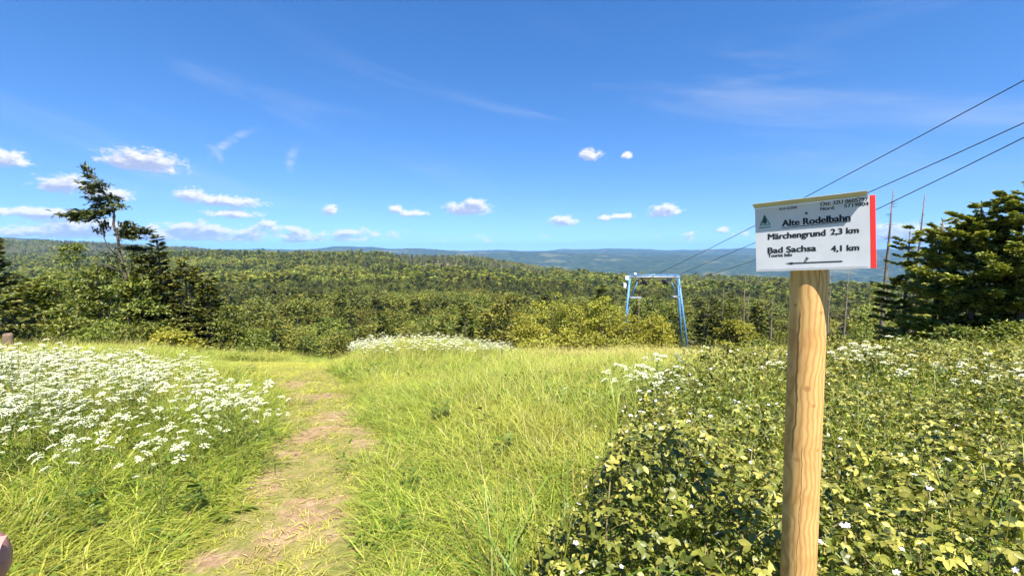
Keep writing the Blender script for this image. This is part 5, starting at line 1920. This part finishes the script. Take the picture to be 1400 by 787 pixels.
def build_parsley():
    r = np.random.default_rng(23)
    UM = [umbel(r, 0.041, 14), umbel(r, 0.037, 16), umbel(r, 0.045, 15)]
    KI = [parsley_kind(r, 0.72 + 0.07 * i) for i in range(5)]
    WHOLE = []
    for stem, leaf, heads in KI:                          # whole plants in one mesh, for those too small to show parts
        Vs, Fs, mi, o = [], [], [], 0
        items = [(stem, None, 0), (leaf, None, 1)] + [(UM[i % 3], h, 2) for i, h in enumerate(heads)]
        for me, h, m in items:
            V = np.array([v.co for v in me.vertices])
            if h is not None:
                V = V * h[1] + h[0]
            Vs.append(V)
            for p in me.polygons:
                Fs.append(tuple(i + o for i in p.vertices))
                mi.append(m if m < 2 else (2 if p.material_index == 0 else 0))
            o += len(V)
        WHOLE.append(mesh_from('cow_parsley', np.concatenate(Vs), Fs, mats=[M_STEM, M_WEED, M_PETAL], midx=mi))
    zones = [
        # photo polygon of the flower tops, plants per square metre, label, group
        ([(-90, 472), (60, 474), (180, 478), (262, 486), (302, 506), (345, 520), (378, 548), (330, 556), (262, 566), (170, 566), (70, 570), (-90, 575)], 46,
         'white flowering cow parsley in the dense bank left of the path', 'cow parsley of the left bank'),
        ([(-90, 575), (70, 570), (170, 566), (262, 566), (330, 556), (300, 590), (160, 606), (40, 612), (-90, 610)], 11,
         'white flowering cow parsley at the thin front edge of the left bank', 'cow parsley at the front of the left bank'),
        ([(478, 466), (520, 459), (600, 457), (690, 468), (712, 480), (650, 488), (560, 482), (490, 484)], 34,
         'white flowering cow parsley on the hump of tall grass beyond the path', 'cow parsley on the hump'),
        ([(485, 484), (560, 482), (650, 486), (720, 484), (710, 500), (600, 506), (505, 500)], 24,
         'white flowering cow parsley in the tall grass just before the hump', 'cow parsley before the hump'),
        ([(832, 500), (880, 480), (915, 485), (945, 500), (940, 520), (900, 540), (850, 520)], 22,
         'white flowering cow parsley between the tall grass and the brambles', 'cow parsley by the brambles'),
        ([(1136, 464), (1180, 456), (1250, 466), (1268, 488), (1200, 492), (1140, 486)], 34,
         'white flowering cow parsley right of the signpost below the dead trunks', 'cow parsley behind the signpost'),
        ([(1266, 472), (1420, 468), (1420, 506), (1330, 498), (1266, 490)], 16,
         'white flowering cow parsley before the spruces at the right edge', 'cow parsley before the right spruces'),
        ([(1000, 476), (1070, 470), (1075, 488), (1010, 490)], 10,
         'white flowering cow parsley just left of the signpost', 'cow parsley left of the signpost'),
        ([(1330, 520), (1420, 530), (1420, 590), (1350, 575)], 5,
         'white flowering cow parsley rising from the brambles at the right edge', 'cow parsley in the right brambles'),
        ([(632, 572), (680, 570), (682, 600), (640, 600)], 22,
         'white flowering cow parsley standing alone in the tall grass', 'lone cow parsley in the grass')]
    allp = []
    for zi, (poly, dens, lab, grp) in enumerate(zones):
        us = [p[0] for p in poly]
        az0 = math.degrees(math.atan((min(us) - CX) / FPX)) - 1
        az1 = math.degrees(math.atan((max(us) - CX) / FPX)) + 1
        x, y = sector_points(r, [3.3, 3.3, 8.6, 7.6, 3.4, 5.0, 5.0, 5.0, 3.0, 2.6][zi], 15, az0, az1, 1 / math.sqrt(dens))
        s = (0.6 + 0.55 * r.random(len(x))) * [0.74, 0.74, 0.98, 0.95, 1.1, 1.42, 1.38, 1.35, 1.2, 1.5][zi]
        if zi == 9:
            s = s * 0.55
        if zi in (8,):
            s = s * 1.2
        z = height(x, y)
        u, v, dep = to_px(x, y, z + 0.9 * s)
        ok = in_poly(u, v, poly)
        if zi < 2:
            ok &= ~((vnoise(x, y, 1.4, 2, 60) < 0.42) & (r.random(len(x)) < 0.75))
        for i in np.nonzero(ok)[0]:
            allp.append((float(np.hypot(x[i], y[i])), x[i], y[i], z[i], s[i], zi))
    allp.sort()
    # the largest 300 that the frame shows are plants of their own
    seen = [p for p in allp if -30 < to_px(p[1], p[2], p[3] + 0.8)[0] < 1430]
    rest = [p for p in allp if not (-30 < to_px(p[1], p[2], p[3] + 0.8)[0] < 1430)]
    for i, (d, x, y, z, s, zi) in enumerate(seen[:300]):
        k = int(r.integers(5))
        rz = r.random() * 6.28
        rot = (r.normal() * 0.06, r.normal() * 0.06, rz)
        lab, grp = zones[zi][2], zones[zi][3]
        if zi == 0:
            pu = float(to_px(x, y, z + 0.6)[0])
            lab = 'white flowering cow parsley in the left bank, ' + ('front row' if d < 4.3 else 'middle rows' if d < 6.2 else 'back rows') + ', ' + \
                ('nearest the path' if pu > 250 else 'towards the wooden stake' if pu < 110 else 'midway between path and stake')
        if i < 90:
            stem, leaf, heads = KI[k]
            root = bpy.data.objects.new('cow_parsley', None)
            root.empty_display_size = 0.1
            COL.objects.link(root)
            root.location, root.rotation_euler, root.scale = (x, y, z), rot, (s, s, s)
            link('stem', stem, root)
            link('foliage', leaf, root)['kind'] = 'stuff'
            for q, (p, hs) in enumerate(heads):
                h = link('flower_head', UM[q % 3], root, tuple(p), (r.normal() * 0.3, r.normal() * 0.3, r.random() * 6.28))
                h.scale = (hs * (0.75 + 0.5 * r.random()),) * 3
        else:
            root = link('cow_parsley', WHOLE[k], None, (x, y, z), rot)
            root.scale = (s, s, s)
        tag(root, lab, 'cow parsley', grp)
    rest += seen[300:]
    if rest:
        A = np.array([(p[1], p[2], p[3]) for p in rest])
        n = len(A)
        S = np.array([p[4] for p in rest])
        scatter('flower_field', WHOLE, A, np.stack([r.normal(size=n) * 0.06, r.normal(size=n) * 0.06, r.random(n) * 6.28], -1),
                np.stack([S, S, S], -1), r.integers(0, 5, n), 'farther white cow parsley filling out the flower drifts', 'flowers')
    return len(allp)


N_PARSLEY = build_parsley()

# ------------------------------------------------------------------ docks: dark broad leaves in the grass
M_DOCK = leaf_mat('dock_leaves', [(0.045, 0.080, 0.012), (0.085, 0.125, 0.018), (0.14, 0.18, 0.03)], 0.3, 0.6, 0.25, 0.3)


def broad_leaf_mesh(name, mat, L=1.0, Wd=0.42, wave=0.05):
    """ovate leaf with midrib fold, 12 triangles-ish"""
    ss = [0.0, 0.15, 0.4, 0.65, 0.85, 1.0]
    ww = [0.06, 0.7, 1.0, 0.8, 0.42, 0.0]
    V, F = [], []
    for i, (s, w_) in enumerate(zip(ss, ww)):
        z = -0.22 * s * s * L
        e = 0.16 * w_ * Wd + wave * Wd * math.sin(i * 2.1)
        V += [(-w_ * Wd / 2, s * L, z + e), (0, s * L, z), (w_ * Wd / 2, s * L, z + e)]
    for i in range(5):
        a = i * 3
        F += [(a, a + 1, a + 4, a + 3), (a + 1, a + 2, a + 5, a + 4)]
    return mesh_from(name, np.array(V), F, mat, smooth=True)


def build_docks():
    r = np.random.default_rng(61)
    me = [broad_leaf_mesh('leaf', M_DOCK, 1.0, 0.5), broad_leaf_mesh('leaf', M_DOCK, 1.0, 0.38, -0.06)]
    spots = [(602, 588, 30, 0.085, 'dark dock clump in the grass left of the lone white flowers'), (690, 640, 14, 0.07, 'small dark dock in the middle of the tall grass'),
             (560, 682, 12, 0.06, 'small dark dock in the grass right of the path'), (266, 712, 22, 0.07, 'dark dock in the grass left of the lower path'),
             (120, 745, 16, 0.07, 'leafy dock in the long grass at the lower left'), (470, 650, 7, 0.05, 'tiny dock at the right edge of the path'),
             (185, 640, 16, 0.08, 'dark dock below the front of the left flower bank')]
    for (u, v, n, L, lab) in spots:
        x, y = ground_px(u, v)
        root = bpy.data.objects.new('dock_plant', None)
        root.empty_display_size = 0.1
        COL.objects.link(root)
        root.location = (x, y, h1(x, y))
        tag(root, lab, 'dock plant', 'docks in the meadow')
        for i in range(n):
            a = i * 2.4 + r.normal() * 0.3
            lf = link('leaf', me[i % 2], root, (math.cos(a) * L * 1.1 * r.random(), math.sin(a) * L * 1.1 * r.random(), 0.08 + 0.20 * r.random()), (0.1 + 0.7 * r.random(), r.normal() * 0.4, a))
            s = L * (0.6 + 0.7 * r.random())
            lf.scale = (s, s, s)


build_docks()

# ------------------------------------------------------------------ brambles
M_BRAM = leaf_mat('bramble_leaves', [(0.032, 0.044, 0.007), (0.135, 0.140, 0.016), (0.38, 0.34, 0.070)], 0.12, 0.42, 0.3, 0.25, 0.35, 0.9, (0.11, 0.14, 0.025))
M_CANE = plain_mat('bramble_canes', (0.16, 0.12, 0.06), (0.22, 0.20, 0.08), 0.6, 8.0, 0.3)
M_BLOOM = plain_mat('bramble_blossom_petals', (0.80, 0.78, 0.78), (0.74, 0.70, 0.72), 0.7, 30.0, 0.2)


def leaflet(fine=True, L=1.0, Wd=0.62):
    ss, ww = ([0, 0.22, 0.5, 0.8, 1.0], [0.05, 0.8, 1.0, 0.55, 0.0]) if fine else ([0, 0.42, 1.0], [0.1, 1.0, 0.0])
    V, F = [], []
    for s, w_ in zip(ss, ww):
        z = -0.18 * s * s
        V += [(-w_ * Wd / 2, s * L, z + 0.13 * w_ * Wd), (0, s * L, z), (w_ * Wd / 2, s * L, z + 0.13 * w_ * Wd)]
    for i in range(len(ss) - 1):
        a = i * 3
        F += [(a, a + 1, a + 4), (a, a + 4, a + 3), (a + 1, a + 2, a + 5), (a + 1, a + 5, a + 4)]
    return np.array(V, float), np.array(F)


def trifoliate(r, fine=True):
    parts = []
    for ang, s, py in ((0, 1.0, 0.30), (1.15, 0.85, 0.18), (-1.15, 0.85, 0.18)):
        V, F = leaflet(fine)
        V = V * s
        V[:, 2] += r.normal() * 0.04 * V[:, 1]
        c, sn = math.cos(ang), math.sin(ang)
        V2 = V.copy()
        V2[:, 0] = V[:, 0] * c - V[:, 1] * sn
        V2[:, 1] = V[:, 0] * sn + V[:, 1] * c + py
        parts.append((V2, F))
    return cat_arrays(parts)


def bramble_top(x, y):
    d = np.maximum(bramble_sd(x, y), 0)
    edge = smoothstep(0.0, 0.5, d)
    t = (0.20 + 0.44 * edge) + edge * (0.46 * (vnoise(x, y, 1.15, 3, 40) - 0.5) + 0.16 * (vnoise(x, y, 3.6, 2, 41) - 0.5))
    t = t + 0.03 * edge * smoothstep(2.6, 5.0, np.hypot(x, y))
    # lower round the viewer's own feet
    t = t * (0.62 + 0.38 * smoothstep(0.9, 2.4, np.hypot(x, y)))
    return height(x, y) + t


def build_brambles():
    r = np.random.default_rng(71)
    seeds = [((0.40, 1.75), 'bramble bush at the bottom edge between the grass and the signpost'),
             ((1.05, 2.0), 'bramble bush directly behind the foot of the signpost'),
             ((2.05, 1.65), 'bramble bush in the bottom right corner'),
             ((1.5, 3.6), 'bramble bush behind the signpost, in the middle of the thicket'),
             ((0.75, 3.2), 'bramble bush bordering the tall grass left of the signpost'),
             ((1.6, 6.0), 'farther bramble bush reaching to the flower drift left of the signpost'),
             ((3.6, 3.2), 'bramble bush at the right edge below the flowers'),
             ((4.2, 5.8), 'farther bramble bush below the dead trunks right of the signpost'),
             ((7.0, 5.5), 'bramble bush at the right edge in front of the spruces')]
    SX = np.array([s[0] for s in seeds])
    FINE = [trifoliate(r) for _ in range(3)]
    ROUGH = [trifoliate(r, False) for _ in range(3)]
    TRIM = [mesh_from('leaf', V, F, M_BRAM, smooth=True) for V, F in FINE]
    blossom = MB()
    for k in range(5):
        a = k * 1.2566
        c, s = math.cos(a), math.sin(a)
        pts = [(0, 0, 0), (0.35, -0.28, 0.10), (0.8, -0.3, 0.16), (1.0, 0, 0.16), (0.8, 0.3, 0.16), (0.35, 0.28, 0.10)]
        blossom.add([(p[0] * c - p[1] * s, p[0] * s + p[1] * c, p[2]) for p in pts], [(0, 1, 2, 3), (0, 3, 4, 5)])
    blossom_me = blossom.mesh('blossom', M_BLOOM)
    P, SZ = [], []
    bx0, bx1 = min(p[0] for p in BRAMBLE) - 0.3, 9.5
    by0, by1 = min(p[1] for p in BRAMBLE), max(p[1] for p in BRAMBLE) + 0.3
    n_try = 420000
    x = bx0 + (bx1 - bx0) * r.random(n_try)
    y = by0 + (by1 - by0) * r.random(n_try)
    d = np.hypot(x, y)
    dens = np.clip(4300 / np.maximum(d, 1.2)**1.1, 420, 3300)         # leaves per square metre
    prob = dens * (bx1 - bx0) * (by1 - by0) / n_try
    ok = (r.random(n_try) < prob) & (d > 0.95)
    ok[ok] = bramble_sd(x[ok], y[ok]) > 0
    az = np.degrees(np.arctan2(x, y))
    ok &= az < 64
    ok &= np.hypot(x - SIGN_BASE.x, y - SIGN_BASE.y) > 0.085
    x, y, d = x[ok], y[ok], d[ok]
    top = bramble_top(x, y)
    g = height(x, y)
    z = top - np.abs(r.normal(size=len(x))) * 0.15 - 0.05 * (r.random(len(x)) < 0.3)
    z = np.maximum(z, g + 0.03)
    n = len(x)
    size = (0.015 + 0.026 * r.random(n)**1.5) * (1 + 0.09 * np.clip(d - 2, 0, 6))
    size = np.where(d < 2.9, size * 1.02, size * 0.9)
    bush = np.argmin((x[:, None] - SX[:, 0])**2 + (y[:, None] - SX[:, 1])**2 + r.normal(size=(n, 1)) * 0.0, 1)
    # orientation: mostly facing up and towards the light, drooping outwards
    rx, ry, rz = r.normal(size=n) * 0.5 - 0.25, r.normal(size=n) * 0.5, r.random(n) * 6.283
    depth_in = top - z
    roots = []
    for b, (sx, lab) in enumerate(seeds):
        root = bpy.data.objects.new('bramble_bush', None)
        COL.objects.link(root)
        root.location = (sx[0], sx[1], h1(*sx))
        tag(root, lab, 'bramble bush', 'brambles round the signpost')
        roots.append(root)
        idx = np.nonzero(bush == b)[0]
        off = np.array([sx[0], sx[1], h1(*sx)])
        own = np.array([], int)
        if b in (0, 1, 2):
            cand = idx[(depth_in[idx] < 0.06)]
            u, v, dep = to_px(x[cand], y[cand], z[cand])
            vis = (v < 800) & (u > 640) & (u < 1420)
            cand = cand[vis]
            own = cand[np.argsort(d[cand])[:240]]
        joined = np.setdiff1d(idx, own)
        # joined mass of leaves
        Vs, Fs, o = [], [], 0
        for t in range(3):
            sel = joined[joined % 3 == t]
            if not len(sel):
                continue
            Vt, Ft = (FINE if b in (0, 1, 2) else ROUGH)[t]
            cx, sx_, cy, sy, cz, sz = np.cos(rx[sel]), np.sin(rx[sel]), np.cos(ry[sel]), np.sin(ry[sel]), np.cos(rz[sel]), np.sin(rz[sel])
            Rm = np.zeros((len(sel), 3, 3))
            Rm[:, 0, 0] = cz * cy
            Rm[:, 0, 1] = cz * sy * sx_ - sz * cx
            Rm[:, 0, 2] = cz * sy * cx + sz * sx_
            Rm[:, 1, 0] = sz * cy
            Rm[:, 1, 1] = sz * sy * sx_ + cz * cx
            Rm[:, 1, 2] = sz * sy * cx - cz * sx_
            Rm[:, 2, 0] = -sy
            Rm[:, 2, 1] = cy * sx_
            Rm[:, 2, 2] = cy * cx
            Vw = np.einsum('nij,vj->nvi', Rm, Vt) * size[sel][:, None, None] + np.stack([x[sel], y[sel], z[sel]], -1)[:, None] - off
            Fw = Ft[None] + (np.arange(len(sel)) * len(Vt))[:, None, None] + o
            Vs.append(Vw.reshape(-1, 3))
            Fs.append(Fw.reshape(-1, 3))
            o += Vw.shape[0] * Vw.shape[1]
        lm = link('leaves', mesh_from('leaves', np.concatenate(Vs), np.concatenate(Fs), M_BRAM, smooth=True), root)
        lm['kind'] = 'stuff'
        for i in own:
            lf = link('leaf', TRIM[i % 3], root, (x[i] - off[0], y[i] - off[1], z[i] - off[2]), (rx[i], ry[i], rz[i]))
            s = size[i] * 1.15
            lf.scale = (s, s, s)
        # canes
        cm = MB()
        pick = r.choice(idx, min(46, len(idx)), replace=False)
        for i in pick:
            gx, gy = x[i] + r.normal() * 0.22, y[i] + r.normal() * 0.22
            gz = h1(gx, gy)
            e = np.array([x[i], y[i], z[i] + (0.05 if r.random() < 0.3 else -0.01)])
            s = np.array([gx, gy, gz - 0.02])
            m_ = (s + e) / 2 + np.array([0, 0, 0.14])
            cm.tube([s - off, m_ - off, e - off], [0.005, 0.004, 0.0018], 5, cap=False)
        link('canes', cm.mesh('canes', M_CANE), root)['kind'] = 'stuff'
        # a few blossoms on top
        for i in r.choice(idx[depth_in[idx] < 0.06], 34 if b < 7 else 24, replace=False):
            bl = link('blossom', blossom_me, root, (x[i] - off[0], y[i] - off[1], z[i] - off[2] + 0.02), (r.normal() * 0.5, r.normal() * 0.5, r.random() * 6))
            s = 0.0105 * (0.7 + 0.6 * r.random())
            bl.scale = (s, s, s)
    return n


N_BRAM = build_brambles()

# tall grass stalks and seed heads standing out of the brambles
def build_stalks():
    r = np.random.default_rng(81)
    A = blades(r, 9, 0.10, 0.6, 0.95, 0.004, 0.008, 0.16, 0.25)
    B = blades(r, 5, 0.08, 0.7, 1.0, 0.003, 0.005, 0.12, 0.12)
    src = [two_mat_mesh('stalks', A, M_GRASS, B, M_STRAW), mesh_from('stalks', *blades(r, 12, 0.14, 0.5, 0.85, 0.006, 0.012, 0.35, 0.6), M_WEED)]
    n = 420
    x = -0.2 + 9 * r.random(n)
    y = 1.6 + 6.5 * r.random(n)
    ok = in_poly(x, y, BRAMBLE) & (np.hypot(x - SIGN_BASE.x, y - SIGN_BASE.y) > 0.3)
    x, y = x[ok], y[ok]
    n = len(x)
    scatter('grass_stalks', src, np.stack([x, y, height(x, y)], -1), np.stack([r.normal(size=n) * 0.1, r.normal(size=n) * 0.1, r.random(n) * 6.28], -1),
            np.stack([np.ones(n), np.ones(n), 0.75 + 0.3 * r.random(n)], -1), r.integers(0, 2, n), 'grass stalks standing up through the brambles', 'grass')


build_stalks()

# ------------------------------------------------------------------ the photographer's hand at the lower left
def build_hand():
    M_SKIN, N = new_mat('pink_skin')
    tc = N.n('ShaderNodeTexCoord')
    nz = N.noise(tc.outputs['Object'], 60.0, 4.0, 0.6)
    col = N.mix(N.smooth(nz, 0.35, 0.65), (0.42, 0.185, 0.155, 1), (0.36, 0.145, 0.125, 1))
    p = N.n('ShaderNodeBsdfPrincipled')
    N.l(col, p.inputs['Base Color'])
    p.inputs['Roughness'].default_value = 0.5
    p.inputs['Subsurface Weight'].default_value = 0.15
    p.inputs['Subsurface Radius'].default_value = (0.004, 0.0015, 0.001)
    out = N.n('ShaderNodeOutputMaterial')
    N.l(p.outputs[0], out.inputs['Surface'])
    tip = px_at(22, 764, 0.112)
    root_c = Vector((tip.x - 0.085, tip.y - 0.045, tip.z - 0.012))       # knuckle
    wrist = root_c + Vector((-0.055, -0.075, -0.035))
    V, E, R_ = [], [], []

    def add(p, rr, prev=None):
        V.append(tuple(p))
        R_.append(rr)
        if prev is not None:
            E.append((prev, len(V) - 1))
        return len(V) - 1
    w0 = add(wrist, 0.026)
    fa = add(wrist + Vector((-0.06, -0.10, -0.10)), 0.033, w0)
    palm = add((wrist + root_c) / 2, 0.032, w0)
    back = Vector((0.35, 0.0, -0.9)).normalized()                       # the row of knuckles runs down from the index finger
    for i, (ln, rr) in enumerate([(1.0, 0.0088), (1.02, 0.0088), (0.94, 0.0085), (0.78, 0.0075)]):
        k = root_c + back * (0.021 * i) + Vector((0.004 * i, -0.004 * i, 0))
        k0 = add(k, 0.0115, palm)
        if i == 0:                                                     # the finger that strays into the picture, almost straight
            j1 = add(k + (tip - k) * 0.45 + Vector((0, 0.004, 0.004)), 0.0112, k0)
            j2 = add(k + (tip - k) * 0.78 + Vector((0, 0.002, 0.003)), 0.0112, j1)
            add(tip, 0.0108, j2)
        else:                                                          # the others curl towards the phone
            d = Vector((0.85, 0.1, -0.25)).normalized()
            j1 = add(k + d * 0.034 * ln, rr, k0)
            j2 = add(V_(V[j1]) + Vector((0.35, -0.85, -0.2)).normalized() * 0.026 * ln, rr * 0.95, j1)
            add(V_(V[j2]) + Vector((-0.55, -0.8, -0.1)).normalized() * 0.02 * ln, rr * 0.85, j2)
    t0 = add(palm_v(V[palm], Vector((0.02, -0.02, 0.02))), 0.016, palm)
    t1 = add(palm_v(V[t0], Vector((0.034, -0.012, 0.014))), 0.0115, t0)
    add(palm_v(V[t1], Vector((0.028, -0.004, 0.004))), 0.009, t1)
    me = bpy.data.meshes.new('person')
    me.from_pydata(V, E, [])
    me.materials.append(M_SKIN)
    o = link('person', me)
    tag(o, 'pale pink fingertip of a hand reaching in at the lower left corner', 'person')
    sk = o.modifiers.new('skin', 'SKIN')
    sk.use_smooth_shade = True
    for i, sv in enumerate(me.skin_vertices[0].data):
        sv.radius = (R_[i], R_[i])
        sv.use_root = (i == 0)
    sd = o.modifiers.new('round', 'SUBSURF')
    sd.levels = sd.render_levels = 2
    # nail on the straight finger, lying on its upper side
    d = (tip - root_c).normalized()
    up = Vector((-0.25, -0.75, 0.6))
    up = (up - d * up.dot(d)).normalized()
    sdv = d.cross(up)
    Vn, Fn = [], []
    for i in range(5):
        for j in range(5):
            s, t = (i - 2) / 2, (j - 2) / 2
            Vn.append(tuple(tip + d * (-0.004 + 0.004 * s) + sdv * 0.0042 * t + up * (0.0082 - 0.0016 * t * t - 0.0008 * max(0, s)**2)))
    for i in range(4):
        for j in range(4):
            a = i * 5 + j
            Fn.append((a, a + 1, a + 6, a + 5))
    link('fingernail', mesh_from('fingernail', np.array(Vn), Fn, plain_mat('fingernail', (0.42, 0.20, 0.17), (0.40, 0.19, 0.16), 0.45, 40.0, 0.3), True), o)


def V_(t):
    return Vector(t)


def palm_v(t, d):
    return Vector(t) + d


build_hand()

# ------------------------------------------------------------------ haze over the distance
def build_haze():
    m, N = new_mat('summer_haze')
    v = N.n('ShaderNodeVolumePrincipled')
    v.inputs['Color'].default_value = HAZE_COL
    v.inputs['Density'].default_value = HAZE_D
    v.inputs['Anisotropy'].default_value = 0.0
    v.inputs['Density Attribute'].default_value = ''
    v.inputs['Temperature Attribute'].default_value = ''
    m.cycles.homogeneous_volume = True
    out = N.n('ShaderNodeOutputMaterial')
    N.l(v.outputs[0], out.inputs['Volume'])
    mb = MB()
    mb.box((0, 0, -60), (36000, 36000, 620))
    o = link('haze', mb.mesh('haze', m))
    tag(o, kind='stuff')


HAZE_D = 0.64e-4
HAZE_COL = (0.26, 0.54, 1.0, 1)
build_haze()
print('COUNTS', N_WOOD, N_GRASS, N_PARSLEY, N_BRAM)
